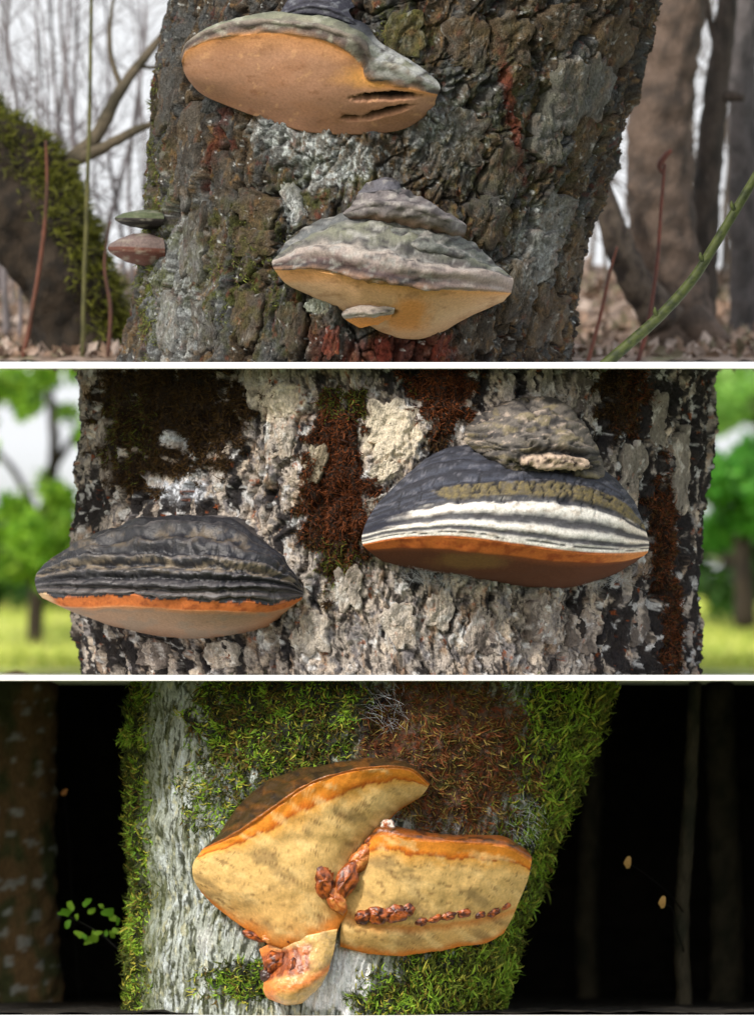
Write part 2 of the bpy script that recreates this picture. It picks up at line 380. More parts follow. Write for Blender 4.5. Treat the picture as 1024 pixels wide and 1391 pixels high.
def cA(s, t, px, py, h):
    ws = s + 10 * fbm(s / 40, t / 60, 21, 3)
    c = np.tile(S(90, 80, 67), px.shape + (1,))
    c = mixc(c, S(110, 93, 68), sm(.0, .5, fbm(ws / 50, t / 70, 22)) * .8)
    c = mixc(c, S(82, 83, 82), sm(.05, .45, fbm(ws / 38, t / 60, 23)) * .8)
    c = mixc(c, S(56, 46, 37), sm(.0, .35, fbm(ws / 10, t / 44, 24, 5, .65)) * .8)
    c = mixc(c, S(150, 150, 144), sm(.18, .45, fbm(ws / 12, t / 22, 25, 5, .68)) * .6)
    c = mixc(c, S(136, 110, 76), sm(.18, .5, fbm(ws / 10, t / 18, 26, 4, .6)) * .7)
    c = mixc(c, S(88, 92, 94), sm(.0, .4, fbm(ws / 46, t / 80, 35, 4, .6) + .15 * (1 - sm(300, 600, px))) * .75)
    c = mixc(c, S(44, 38, 34), sm(.08, .4, fbm(ws / 22, t / 90, 36, 5, .62)) * .75)
    g = (blob(px, py, 330, 370, 90, 90, 0, .6, .6, 6) + .8 * blob(px, py, 440, 250, 70, 40, 0, .5, .5, 7) + blob(px, py, 545, 50, 40, 50, 0, .5, .5, 8) + blob(px, py, 205, 330, 26, 150, 0, .6, .5, 9) + .5 * blob(px, py, 690, 190, 120, 160, 0, .6, .7, 10))
    c = mixc(c, S(84, 88, 44), np.clip(g, 0, 1) * sm(-.2, .35, fbm(ws / 20, t / 26, 27, 5, .65)) * .85)
    rd = sm(.35, .55, fbm(ws / 14, t / 30, 28, 4, .6)) * .6 + .9 * blob(px, py, 700, 150, 7, 95, -12, .4, .7, 11, 12) + .8 * blob(px, py, 545, 478, 75, 26, 0, .4, .5, 12) + .7 * blob(px, py, 290, 190, 9, 50, 20, .5, .8, 13, 12) + .5 * blob(px, py, 430, 465, 18, 25, 0, .5, .6, 14)
    c = mixc(c, S(112, 54, 38), np.clip(rd, 0, 1) * .75)
    wl_ = (blob(px, py, 400, 190, 60, 30, 20, .4, .7, 15, 14) + blob(px, py, 455, 225, 55, 30, -10, .4, .8, 16, 14) + blob(px, py, 390, 278, 12, 28, -25, .2, .4, 17, 10) + blob(px, py, 430, 415, 18, 12, 0, .2, .4, 18, 10)
           + .6 * blob(px, py, 240, 390, 40, 110, 0, .6, .9, 19, 16) + .7 * blob(px, py, 735, 340, 30, 60, 20, .5, .8, 20, 12) + .5 * blob(px, py, 600, 170, 60, 60, 0, .5, .8, 29, 14))
    sp = sm(-.05, .28, fbm(ws / 9, t / 11, 30, 5, .7))
    c = mixc(c, S(196, 202, 202), np.clip(wl_, 0, 1) * (.25 + .75 * sp) * .9)
    c = mixc(c, S(195, 198, 196), sm(.56, .6, fbm(ws / 10, t / 12, 31, 4, .6)) * .8)
    return c
TA = make_trunk(tabA, .82, -75, 493.5, hA, cA)
# ---- trunk B: pale flaking bark with black lichen
tabB = [(480, 92, 984), (560, 94, 980), (640, 90, 972), (720, 92, 968), (800, 90, 958), (860, 92, 958), (920, 96, 962)]
MOSSB = [(235, 560, 100, 75, 0, 1.), (180, 640, 60, 26, 10, .6), (460, 590, 40, 62, 10, 1.), (455, 690, 50, 90, -3, 1.), (600, 525, 48, 44, 0, .95), (850, 530, 34, 60, 0, .75), (905, 720, 16, 80, 0, .7), (920, 850, 13, 70, 0, .75), (600, 590, 20, 30, 0, .6), (145, 530, 22, 45, 0, .55)]
def mossB(px, py):
    m = np.zeros(px.shape)
    for i, (a, b, rx, ry, ro, k) in enumerate(MOSSB): m = np.maximum(m, k * blob(px, py, a, b, rx, ry, ro, .18, .85, 40 + i, 24))
    for a, b, rx, ry in ((228, 598, 22, 12), (215, 655, 40, 10), (530, 600, 46, 50), (340, 640, 22, 130)):
        m = m * (1 - blob(px, py, a, b, rx, ry, 15, .25, .5, 60, 16))
    return m
def hB(s, t, px, py):
    ws = s + 14 * fbm(s / 50, t / 60, 71, 3) + 5 * fbm(s / 14, t / 18, 70, 3); wt = t + 22 * fbm(s / 50, t / 60, 72, 3)
    edge = sm(640, 760, px)
    h = terr(fbm(ws / 36, wt / 105, 73, 5, .58), 5, .25) * 16 + terr(fbm(ws / 15, wt / 46, 74, 5, .62), 4, .3) * 7
    h = h - 15 * crackl(ws / 60, wt / 190, 75, .055) - 5 * crackl(ws / 22, wt / 60, 78, .07)
    h = h + fbm(s / 5, t / 13, 76, 4, .66) * 2.6 + ridged(ws / 8, t / 60, 79, 3) * 2.6
    h = h + 9 * ridged(ws / 46, t / 210, 77, 2) * (.25 + .9 * edge)
    h = h + 5 * mossB(px, py) + 4 * blob(px, py, 530, 600, 44, 50, 0, .15, .35, 63, 18)
    ridge = 12 * np.exp(-((px - 385 - .12 * (py - 700)) / 26) ** 2)
    sw = blob(px, py, 240, 785, 200, 100, 0, .35, .15, 37, 40) + blob(px, py, 700, 690, 210, 150, 5, .35, .15, 38, 40)
    return h + ridge - 16 + 10 * np.clip(sw, 0, 1)
def cB(s, t, px, py, h):
    ws = s + 10 * fbm(s / 30, t / 40, 81, 3)
    c = np.tile(S(172, 164, 156), px.shape + (1,))
    c = mixc(c, S(196, 184, 170), sm(0, .4, fbm(ws / 40, t / 50, 82)))
    c = mixc(c, S(146, 124, 104), sm(.1, .5, fbm(ws / 26, t / 50, 83, 4, .6)) * .8)
    c = mixc(c, S(120, 118, 122), sm(.0, .4, fbm(ws / 18, t / 30, 84, 5, .65)) * .8)
    bl = fbm(ws / 34, t / 92, 85, 6, .62) + .30 * sm(700, 900, px) - .25 * blob(px, py, 600, 840, 150, 70, 0, .5, .3, 86) - .2 * blob(px, py, 370, 560, 50, 120, 0, .5, .3, 88) + .25 * blob(px, py, 150, 880, 90, 50, 0, .5, .3, 87) + .3 * blob(px, py, 190, 690, 110, 30, 0, .5, .3, 89)
    c = mixc(c, S(34, 32, 36), sm(.06, .22, bl) * .94)
    c = mixc(c, S(60, 54, 52), sm(.1, .3, fbm(ws / 8, t / 50, 180, 5, .68)) * .85)
    c = mixc(c, S(206, 206, 206), sm(.26, .42, fbm(ws / 24, t / 26, 90, 5, .62)) * .8)
    c = mixc(c, S(206, 196, 178), (blob(px, py, 530, 590, 42, 40, 0, .2, .5, 91, 16) + blob(px, py, 525, 640, 24, 14, -30, .2, .5, 92, 12) + .8 * blob(px, py, 425, 632, 14, 32, 15, .25, .5, 93, 12) + blob(px, py, 375, 545, 34, 22, 0, .3, .7, 94, 12)) * .95)
    c = mixc(c, S(204, 208, 216), np.clip(blob(px, py, 228, 598, 22, 11, 15, .3, .6, 95, 10) + blob(px, py, 230, 665, 48, 16, 0, .4, .7, 96, 12) + blob(px, py, 170, 520, 14, 22, 0, .3, .5, 97, 10), 0, 1) * (.3 + .7 * sm(-.1, .2, fbm(ws / 8, t / 8, 98))))
    c = mixc(c, S(150, 84, 40), sm(.50, .6, fbm(ws / 16, t / 22, 99, 4, .6)) * .7)
    m = mossB(px, py)
    c = mixc(c, S(44, 29, 17), sm(.2, .6, m) * .95)
    return c
TB = make_trunk(tabB, .78, 500.0, 918.5, hB, cB)
# ---- trunk C: smooth pale bark strip, thick green moss
tabC = [(915, 172, 846), (960, 168, 832), (1060, 164, 794), (1150, 166, 756), (1250, 168, 720), (1330, 163, 698), (1390, 158, 686)]
def mossC(px, py):
    rgt = sm(-20, 60, px - np.interp(py, [915, 1060, 1130, 1200, 1390], [700, 690, 690, 700, 560]) + 40 * fbm(px / 40, py / 40, 101))
    top = blob(px, py, 380, 960, 118, 110, 0, .2, .45, 102, 30)
    topl = blob(px, py, 300, 1080, 55, 55, 0, .4, .5, 103, 20) * .55
    low = blob(px, py, 610, 1350, 110, 60, -10, .3, .5, 104, 24)
    lef = (1 - sm(172, 200, px + 10 * fbm(px / 20, py / 30, 105))) * .8
    ll = blob(px, py, 330, 1335, 60, 26, 0, .4, .6, 106, 18) * .7
    m = np.maximum.reduce([rgt, top, topl, low, lef, ll])
    return m
def brownC(px, py):
    return blob(px, py, 610, 1020, 120, 105, 20, .25, .35, 107, 30)
def hC(s, t, px, py):
    ws = s + 8 * fbm(s / 30, t / 70, 111, 3)
    fib = ridged(ws / 13, t / 80, 112, 3) * 3.4 + terr(fbm(ws / 16, t / 60, 117, 5, .6), 4, .3) * 6 + fbm(ws / 6, t / 32, 113, 4, .6) * 2.4
    lum = fbm(s / 70, t / 90, 114, 3) * 9
    m = np.clip(mossC(px, py) + brownC(px, py), 0, 1)
    return fib * (1 - .4 * m) + lum + m * 6 + m * fbm(s / 20, t / 20, 115, 4, .6) * 7 - 26 * blob(px, py, 525, 975, 26, 50, 5, .5, .3, 116, 20) - 14
def cC(s, t, px, py, h):
    ws = s + 6 * fbm(s / 30, t / 60, 121, 3)
    c = np.tile(S(184, 190, 182), px.shape + (1,))
    c = mixc(c, S(112, 116, 84), sm(0, .35, fbm(ws / 11, t / 60, 122, 4, .65)) * .85)
    c = mixc(c, S(214, 222, 224), sm(.05, .35, fbm(ws / 16, t / 46, 123, 5, .65)) * .8)
    c = mixc(c, S(56, 60, 32), sm(.0, .22, fbm(ws / 7, t / 50, 124, 5, .68)) * .85)
    c = mixc(c, S(208, 206, 176), sm(.3, .5, fbm(ws / 9, t / 22, 125, 4, .6)) * .7)
    c = mixc(c, S(104, 112, 62), (1 - sm(180, 225, px)) * .7)
    c = mixc(c, S(244, 245, 245), np.clip(1.3 * blob(px, py, 470, 1328, 38, 46, 10, .2, .5, 126, 14) + blob(px, py, 432, 1358, 18, 14, 0, .3, .5, 127, 10) + .4 * blob(px, py, 272, 1280, 12, 18, 0, .5, .6, 128, 8), 0, 1) * (.75 + .25 * sm(-.25, .1, fbm(px / 10, py / 10, 131, 5, .65))))
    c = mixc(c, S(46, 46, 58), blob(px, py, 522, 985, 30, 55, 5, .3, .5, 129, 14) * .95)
    b = brownC(px, py)
    c = mixc(c, S(86, 54, 32), b * .9)
    c = mixc(c, S(142, 76, 46), b * sm(.2, .4, fbm(px / 12, py / 12, 130, 4, .6)) * .8)
    c = mixc(c, S(30, 32, 12), sm(.35, .7, mossC(px, py)) * (1 - b * .7) * .92)
    return c
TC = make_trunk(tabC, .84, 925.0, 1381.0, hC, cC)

xs = np.linspace(-.835, .835, 120); ys = np.linspace(-.24, 1.69, 120); Xg, Yg = np.meshgrid(xs, ys)
Zg = ZC1 + .003 + .004 * fbm(Xg * 9, Yg * 9, 285, 3) + .003 * fbm(Xg * 40, Yg * 40, 286, 3)
so = obj('soil_and_shade', mesh_np('soil_and_shade', np.stack([Xg, Yg, Zg], -1).reshape(-1, 3), grid_faces(120, 120)), M['soil_and_shade']); tag(so, kind='structure')
tree_a = thing('tree_trunk', 'deeply cracked grey-brown trunk section on the top board with flaking plates', 'tree trunk', (TA.V[-1, 0, 0] * 0 - .03, TA.yc, ZA1))
obj('bark', TA.mesh, M['bark'], tree_a)
tree_b = thing('tree_trunk', 'thick pale trunk section with black lichen and dark brown moss on the middle board', 'tree trunk', (.02, TB.yc, ZB1))
obj('bark', TB.mesh, M['pale_bark'], tree_b)
tree_c = thing('tree_trunk', 'trunk section with bright green moss and a bare pale grey bark strip', 'tree trunk', (-.08, TC.yc, ZC1))
obj('bark', TC.mesh, M['smooth_bark'], tree_c)
bk = obj('shade_backdrop', backdrop(), M['soil_and_shade']); tag(bk, kind='structure')

# ---- loose plates of bark on trunk A (each a piece of its own)
def plate(T, cx, cy, w, hgt, rot, thick, colr, seed, tree, m, cfn):
    r = np.random.default_rng(seed); na, nr = 46, 12
    a = np.linspace(0, 2 * np.pi, na, endpoint=False)
    rad = 1 + .55 * fbm(np.cos(a) * 1.3 + seed, np.sin(a) * 1.3, seed, 5, .6)
    sq = 1 / np.maximum(np.abs(np.cos(a)), np.abs(np.sin(a))) ** .6
    rr = np.r_[np.linspace(.03, .95, nr), 1.0, 1.015]
    u = rr[:, None] * (rad * sq * np.cos(a))[None, :] * w / 2; v = rr[:, None] * (rad * sq * np.sin(a))[None, :] * hgt / 2
    q = math.radians(rot); px = cx + u * math.cos(q) - v * math.sin(q); py = cy + u * math.sin(q) + v * math.cos(q)
    prof = np.ones(len(rr)); prof[-3] = .97; prof[-2] = .75; prof[-1] = -2.2; prof = prof[:, None]
    th = np.arcsin(np.clip((px - T.cx(py)) / T.R(py), -.995, .995))
    base = T.h(th * T.Rm, py, px, py); md = float(np.median(base))
    det = 2.0 * ridged(px / 6, py / 42, seed + 2, 3) + 5 * terr(fbm(px / 22, py / 40, seed + 4, 5, .6), 3, .25) + 2.0 * fbm(px / 5, py / 8, seed, 4, .65)
    o = .25 * base + .75 * md + prof * thick + np.where(prof > 0, det, 0) + (py - cy) / hgt * -4
    X = (px - 512) / 1000 + np.sin(th) * o / 1000; Y = T.y(px, py) - np.cos(th) * o / 1000; Z = (695.5 - py) / 1000
    V = np.stack([X, Y, Z], -1).reshape(-1, 3); F = grid_faces(len(rr), na, True)
    c = cfn(th * T.Rm + 900 + seed, py, px, py, o)
    c = (c * .6 + colr * .4) ** 1.18 * 1.12
    obj('bark_plate', mesh_np('bark_plate', V, F, c.reshape(-1, 3)), m, tree)
G1, G2, G3 = S(134, 134, 130), S(106, 92, 73), S(90, 84, 76)
for i, (a, b, w, hh, ro, tk, cc) in enumerate([
    (775, 130, 40, 110, 8, 13, G1), (752, 190, 34, 70, -8, 11, G1), (815, 120, 40, 90, 14, 14, G1), (800, 190, 34, 60, 5, 10, G2), (842, 60, 50, 90, 20, 12, G2),
    (775, 30, 60, 56, -20, 14, G2), (700, 55, 60, 70, 0, 9, G2), (640, 60, 60, 76, 6, 9, G2), (632, 190, 70, 80, 10, 8, G3), (690, 240, 46, 90, 10, 9, G3),
    (770, 290, 54, 60, 25, 14, G1), (745, 345, 44, 64, 18, 13, G1), (790, 350, 26, 70, 14, 10, G2), (710, 400, 40, 90, 6, 10, G3), (755, 430, 46, 80, 5, 10, G2),
    (665, 300, 50, 60, -10, 9, G3), (550, 45, 56, 62, 8, 12, S(112, 108, 66)), (395, 275, 24, 52, -28, 8, S(186, 188, 186)), (345, 285, 60, 50, 10, 8, G2), (340, 330, 60, 40, 0, 7, G2),
    (300, 250, 32, 80, -6, 8, G3), (250, 230, 26, 90, 8, 8, G3), (262, 330, 30, 100, 4, 9, G3), (330, 430, 40, 70, 6, 9, G2), (225, 440, 26, 80, 4, 8, G1), (275, 440, 30, 70, -4, 8, G3),
    (432, 416, 34, 22, 8, 6, S(184, 190, 170)), (395, 440, 34, 60, 0, 8, G3), (650, 450, 44, 60, 8, 8, G3), (600, 220, 40, 50, 10, 7, G3), (450, 465, 22, 40, 5, 6, S(140, 66, 46)), (600, 476, 20, 40, 4, 6, S(128, 56, 40)), (520, 478, 22, 36, 2, 6, S(134, 60, 44)), (225, 130, 26, 90, 14, 8, G3), (255, 180, 26, 70, 10, 7, G2)]):
    plate(TA, a, b, w, hh, ro, tk * .8, cc, 300 + i * 7, tree_a, M['bark'], cA)
B1c, B2c = S(196, 188, 176), S(150, 140, 132)
for i, (a, b, w, hh, ro, tk, cc) in enumerate([
    (530, 575, 70, 66, 10, 9, S(206, 196, 178)), (522, 638, 40, 24, -30, 8, S(210, 200, 184)), (425, 632, 24, 56, 15, 6, S(194, 182, 158)), (350, 520, 40, 60, 5, 6, B1c), (380, 600, 28, 50, 8, 6, B1c),
    (515, 690, 44, 30, -30, 6, B1c), (470, 800, 40, 60, 10, 8, B1c), (540, 850, 50, 60, 0, 8, B1c), (600, 830, 40, 50, 8, 7, B1c), (420, 860, 50, 60, -6, 8, B1c), (660, 860, 46, 60, 5, 7, B2c), (740, 840, 40, 60, 0, 7, B2c),
    (800, 860, 40, 50, 4, 7, B2c), (860, 640, 30, 80, 4, 7, B1c), (900, 580, 26, 90, 2, 8, B1c), (880, 840, 24, 70, 0, 7, B2c), (935, 640, 20, 110, 0, 8, B1c), (200, 890, 40, 36, 0, 6, B2c), (300, 890, 44, 40, 0, 6, B1c),
    (740, 520, 36, 50, 0, 7, B1c), (790, 540, 30, 60, 6, 6, B2c), (128, 620, 20, 90, 0, 6, B2c)]):
    plate(TB, a, b, w, hh, ro, tk * .7, cc, 600 + i * 7, tree_b, M['pale_bark'], cB)

# ------------------------------------------------------------------ bracket fungi
def loft(curves, base, T, nu=150, seg=(10,), corners=(), embed=(True, True), sink=.3):
    """curves (px,py,out mm) left to right, from the top of the cap round the rim to the underside's foot"""
    C3 = []
    for c in curves:
        A = cr2(np.array(c, float), nu); px, py, o = A.T
        C3.append(np.stack([(px - 512) / 1000, base(px, py) - o / 1000, (695.5 - py) / 1000], 1))
    def sunk(c):
        ax = np.stack([np.full(nu, (float(np.mean(T.cx(695.5 - c[:, 2] * 1000))) - 512) / 1000), np.full(nu, T.yc), c[:, 2]], 1)
        return c + (ax - c) * sink
    K = len(C3); rows = []; tags = []
    for i in range(K - 1):
        b, c = C3[i], C3[i + 1]
        a = C3[i - 1] if i > 0 and i not in corners else 2 * b - c
        d = C3[i + 2] if i + 2 < K and (i + 1) not in corners else 2 * c - b
        n = seg[i] if i < len(seg) else seg[-1]
        for t in np.linspace(0, 1, n, endpoint=False):
            rows.append(.5 * (2 * b + (c - a) * t + (2 * a - 5 * b + 4 * c - d) * t ** 2 + (3 * b - a - 3 * c + d) * t ** 3)); tags.append(i + t)
    rows.append(C3[-1]); tags.append(K - 1.0)
    if embed[0]: rows.insert(0, sunk(C3[0])); tags.insert(0, -1.0)
    if embed[1]: rows.append(sunk(C3[-1])); tags.append(float(K))
    G = np.array(rows); v = np.array(tags)
    return G, v
def fungus(name, label, G, v, parts, dispf, colf, parent=None, group=None, base_loc=None):
    """split one lofted grid into parts (name, v0, v1, material); returns the thing"""
    nr, nu = G.shape[:2]
    dr = np.gradient(G, axis=0); dc = np.gradient(G, axis=1)
    N = np.cross(dr, dc); N /= np.linalg.norm(N, axis=-1)[..., None] + 1e-12
    if np.mean(N[..., 1]) > 0: N = -N
    U = np.linspace(0, 1, nu)[None, :] + np.zeros((nr, 1)); Vv = v[:, None] + np.zeros((1, nu))
    px = G[..., 0] * 1000 + 512; py = 695.5 - G[..., 2] * 1000
    taper = np.sin(np.pi * np.clip(U, .0, 1)) ** .5
    inner = ((Vv >= 0) & (Vv <= v[-2])).astype(float)
    D = dispf(U, Vv, px, py) * taper * inner
    G = G + N * (D / 1000)[..., None]
    C = colf(U, Vv, px, py, D)
    if parent is None:
        loc = base_loc if base_loc is not None else (float(G[..., 0].mean()), float(G[..., 1].max()), float(G[..., 2].mean()))
        root = thing(name, label, 'fungus', loc, group)
    else: root = parent
    out = []
    for (pn, v0, v1, m) in parts:
        idx = np.where((v >= v0 - 1e-6) & (v <= v1 + 1e-6))[0]
        g = G[idx]; c = C[idx]
        par = out[0] if (pn == 'rim' or parts[0][0] == 'right_lobe') and out else root
        out.append(obj(pn, mesh_np(pn, g.reshape(-1, 3), grid_faces(len(idx), nu)[:, ::-1], c.reshape(-1, 3)), m, par))
    return root, out
def bands(x, stops):
    """piecewise-linear colour ramp"""
    xs = [s_[0] for s_ in stops]; cs = np.array([s_[1] for s_ in stops])
    return np.stack([np.interp(x, xs, cs[:, k]) for k in range(3)], -1)
def clampbase(T, lo, hi):
    return lambda px, py: sum(T.y(np.clip(px + d, lo, hi), py) for d in np.linspace(-80, 80, 17)) / 17

# --- A, upper bracket
bA1 = clampbase(TA, 315, 600)
c = [[(268, 54, 6), (284, 40, 8), (320, 26, 8), (380, 15, 10), (450, 15, 10), (490, 30, 10), (520, 60, 10), (560, 82, 8), (588, 104, 5)],
     [(254, 62, 45), (270, 44, 50), (310, 28, 56), (375, 17, 62), (440, 24, 64), (486, 42, 58), (514, 70, 50), (558, 86, 38), (594, 110, 20)],
     [(246, 74, 62), (256, 56, 74), (292, 37, 90), (365, 27, 106), (436, 37, 108), (490, 59, 100), (510, 84, 84), (562, 101, 62), (598, 119, 30)],
     [(247, 84, 58), (255, 68, 70), (285, 55, 84), (330, 48, 96), (380, 46, 100), (432, 54, 98), (470, 71, 90), (491, 92, 76), (502, 112, 66), (560, 122, 54), (594, 129, 27)],
     [(250, 97, 36), (262, 104, 42), (300, 108, 50), (380, 116, 58), (440, 126, 58), (490, 136, 48), (520, 145, 42), (560, 150, 32), (591, 137, 15)],
     [(256, 108, 4), (274, 126, 3), (310, 143, 3), (390, 172, 2), (440, 182, 2), (500, 182, 2), (545, 175, 2), (575, 159, 2), (591, 141, 2)]]
G, v = loft(c, bA1, TA, 190, (9, 12, 8, 26, 26), (3,))
def slots(px, py):
    return np.clip(blob(px, py, 527, 131, 40, 5.5, -3, .3, .35, 5, 10) + blob(px, py, 524, 152, 30, 4.5, -14, .3, .35, 6, 10) + blob(px, py, 476, 160, 11, 3.2, 0, .3, .3, 7, 8), 0, 1)
def dA1(U, V, px, py):
    cap = 1 - sm(2.85, 3.0, V)
    d = cap * (2.4 * np.sin(V * 7 + 3 * fbm(px / 50, py / 40, 5, 2)) * sm(0, .6, V) + 2.5 * fbm(px / 26, py / 18, 6, 3) + .4 * fbm(px / 5, py / 5, 7, 2))
    d += (1 - cap) * (1.6 * fbm(px / 60, py / 50, 8, 2)) + 1.5 * fbm(px / 40, V * 2, 9, 2) * sm(2.3, 3, V) * (1 - sm(3, 3.5, V))
    return d - 15 * slots(px, py) * sm(3.05, 3.2, V)
def kA1(U, V, px, py, D):
    cap = bands(V + .18 * fbm(px / 30, py / 20, 11, 3), [(-1, S(60, 60, 66)), (0, S(58, 60, 68)), (.6, S(72, 74, 78)), (1., S(98, 102, 86)), (1.5, S(136, 136, 114)), (2., S(128, 118, 106)), (2.45, S(96, 84, 82)), (2.75, S(132, 108, 92)), (3, S(196, 140, 88))])
    cap = mixc(cap, S(172, 172, 156), sm(.1, .5, fbm(px / 26, py / 10, 12, 4, .55)) * sm(.5, 1, V) * .6)
    cap = mixc(cap, S(66, 62, 60), sm(.05, .45, fbm(px / 34, py / 8, 13, 4, .55)) * (.45 + .5 * sm(.6, .8, U)))
    cap = mixc(cap, S(186, 188, 184), sm(.68, .76, U) * sm(-.25, .5, fbm(px / 18, py / 12, 14, 5, .6) + .2) * (1 - sm(2.4, 2.8, V)) * .75)
    cap = mixc(cap, S(52, 46, 44), np.exp(-((U - .66) / .035) ** 2) * sm(.8, 1.6, V) * (1 - sm(2.6, 2.9, V)) * .8)
    por = bands(V, [(3, S(192, 132, 80)), (3.12, S(184, 134, 94)), (3.4, S(164, 124, 98)), (4.2, S(156, 117, 94)), (5, S(144, 106, 84)), (6, S(120, 80, 50))])
    por = mixc(por, S(150, 108, 80), sm(-.05, .45, fbm(px / 70, py / 34, 15, 6, .6)) * .5)
    por = mixc(por, S(120, 78, 52), sm(.28, .5, fbm(px / 30, py / 12, 115, 6, .68)) * .45)
    por = mixc(por, S(206, 160, 116), sm(.30, .5, fbm(px / 24, py / 16, 116, 6, .68)) * .4)
    por = mixc(por, S(222, 160, 86), blob(px, py, 500, 105, 40, 12, 0, .6, .4, 16) * .7)
    k = np.where((V >= 3)[..., None], por, cap * .78)
    return mixc(k, S(22, 12, 9), slots(px, py) * sm(3.02, 3.15, V))
fa1, ch = fungus('bracket_fungus', 'broad bracket with smooth orange-tan underside and slotted right end, topmost on cracked trunk', G, v,
       [('cap', -1, 3, M['cap']), ('pore_surface', 3, 6, M['pore'])], dA1, kA1)
# its older dark growth above
c = [[(388, 2, 2), (415, -28, 2), (440, -32, 2), (462, -24, 2), (482, 8, 2)], [(384, 10, 30), (410, -6, 45), (430, -10, 50), (452, -4, 45), (474, 14, 30)],
     [(380, 20, 40), (405, 12, 58), (430, 10, 62), (455, 16, 58), (482, 30, 38)], [(384, 28, 20), (410, 28, 40), (440, 32, 45), (465, 38, 38), (484, 40, 20)]]
G, v = loft(c, bA1, TA, 60, (12,), (), (True, True))
fungus('', '', G, v, [('old_growth', -1, 4, M['cap'])], lambda U, V, px, py: 1.8 * np.sin(V * 14 + fbm(px / 20, py / 20, 3)) + fbm(px / 12, py / 6, 4),
       lambda U, V, px, py, D: mixc(np.tile(S(50, 50, 60), px.shape + (1,)), S(96, 98, 104), sm(.0, .5, fbm(px / 14, py / 5, 6, 4, .6))), fa1)

# --- A, lower bracket
bA2 = clampbase(TA, 360, 640)
c = [[(388, 328, 6), (430, 300, 8), (480, 288, 8), (540, 280, 8), (600, 312, 8), (650, 342, 8), (684, 366, 4)],
     [(379, 344, 25), (430, 313, 46), (490, 300, 58), (550, 306, 62), (602, 328, 56), (650, 350, 40), (690, 372, 17)],
     [(370, 354, 40), (420, 335, 86), (490, 343, 112), (560, 356, 114), (620, 366, 96), (665, 371, 60), (697, 379, 24)],
     [(371, 363, 40), (420, 362, 88), (490, 375, 114), (560, 387, 114), (620, 391, 97), (665, 391, 62), (695, 394, 24)],
     [(374, 368, 36), (420, 367, 81), (490, 381, 106), (560, 391, 106), (620, 395, 90), (665, 397, 56), (694, 398, 21)],
     [(385, 382, 20), (430, 394, 46), (490, 414, 64), (560, 428, 66), (610, 424, 50), (655, 412, 30), (688, 404, 11)],
     [(396, 390, 3), (440, 410, 2), (490, 436, 2), (545, 459, 2), (590, 455, 2), (640, 428, 2), (684, 409, 2)]]
G, v = loft(c, bA2, TA, 180, (12, 14, 8, 4, 20, 20), (4,))
def dA2(U, V, px, py):
    cap = 1 - sm(3.7, 4.0, V)
    return cap * (3.0 * np.sin(V * 6.5 + 2.5 * fbm(px / 60, py / 50, 25, 2)) * sm(0, .5, V) + 6 * fbm(px / 40, py / 22, 26, 3) + .7 * fbm(px / 6, py / 5, 27, 3)) + (1 - cap) * 2.0 * fbm(px / 50, py / 40, 28, 2) - 5 * np.exp(-((V - 1.7 + .2 * fbm(px / 40, px / 40, 29, 3)) / .13) ** 2) - 7 * blob(px, py, 520, 424, 18, 5, 0, .3, .3, 9, 10) * sm(4.1, 4.3, V)
def kA2(U, V, px, py, D):
    cap = bands(V + .2 * fbm(px / 30, py / 20, 31, 3), [(-1, S(90, 92, 94)), (0, S(98, 100, 98)), (.8, S(106, 110, 112)), (1.3, S(128, 130, 112)), (1.65, S(104, 102, 98)), (1.95, S(178, 168, 158)), (2.3, S(160, 146, 140)), (2.6, S(104, 84, 84)), (2.8, S(62, 50, 52)), (3, S(132, 106, 92)), (4, S(206, 150, 92))])
    cap = mixc(cap, S(56, 53, 56), sm(.05, .42, fbm(px / 38, py / 7, 32, 5, .55)) * .8)
    cap = mixc(cap, S(176, 175, 170), sm(.08, .45, fbm(px / 26, py / 9, 33, 4, .6)) * .6)
    cap = mixc(cap, S(178, 160, 150), sm(.55, .8, U) * sm(1.5, 2.2, V) * .6)
    por = bands(V, [(4, S(206, 152, 96)), (4.4, S(194, 154, 116)), (5.2, S(188, 158, 126)), (6, S(172, 140, 108)), (7, S(120, 90, 60))])
    por = mixc(por, S(196, 130, 60), np.clip(blob(px, py, 555, 428, 30, 20, -20, .5, .4, 34) + .5 * blob(px, py, 400, 376, 40, 8, 0, .5, .4, 35), 0, 1) * .8)
    por = mixc(por, S(140, 100, 66), sm(.15, .5, fbm(px / 34, py / 14, 117, 6, .66)) * .5)
    por = mixc(por, S(60, 50, 50), blob(px, py, 520, 424, 16, 4, 0, .3, .3, 9, 10))
    return np.where((V >= 4)[..., None], por, cap * .74)
fa2, ch = fungus('bracket_fungus', 'hoof-shaped bracket with grey lumpy old cap and pale tan underside, below the broad one', G, v,
       [('cap', -1, 4, M['cap']), ('pore_surface', 4, 7, M['pore'])], dA2, kA2)
def greylump(curves, seed, tint=S(128, 126, 124), rim=None, bT=bA2, T=TA, par=None, nm='old_growth', am=1.):
    G, v = loft(curves, bT, T, 80, (10,), ())
    def kk(U, V, px, py, D):
        k = mixc(np.tile(tint, px.shape + (1,)), S(62, 58, 60), sm(.0, .45, fbm(px / 30, py / 7, seed + 2, 4, .55)) * .85)
        k = mixc(k, S(172, 168, 162), sm(.05, .45, fbm(px / 22, py / 9, seed + 3, 4, .6)) * .6)
        k = k * .74
        if rim is not None: k = mixc(k, rim, sm(len(curves) - 2.6, len(curves) - 2.1, V))
        return k
    return fungus('', '', G, v, [(nm, -1, len(curves), M['cap'])], lambda U, V, px, py: 1.5 * am * (1.2 * np.sin(V * 8 + 2 * fbm(px / 25, py / 25, seed)) + 4.5 * fbm(px / 26, py / 16, seed + 1, 3)), kk, par)
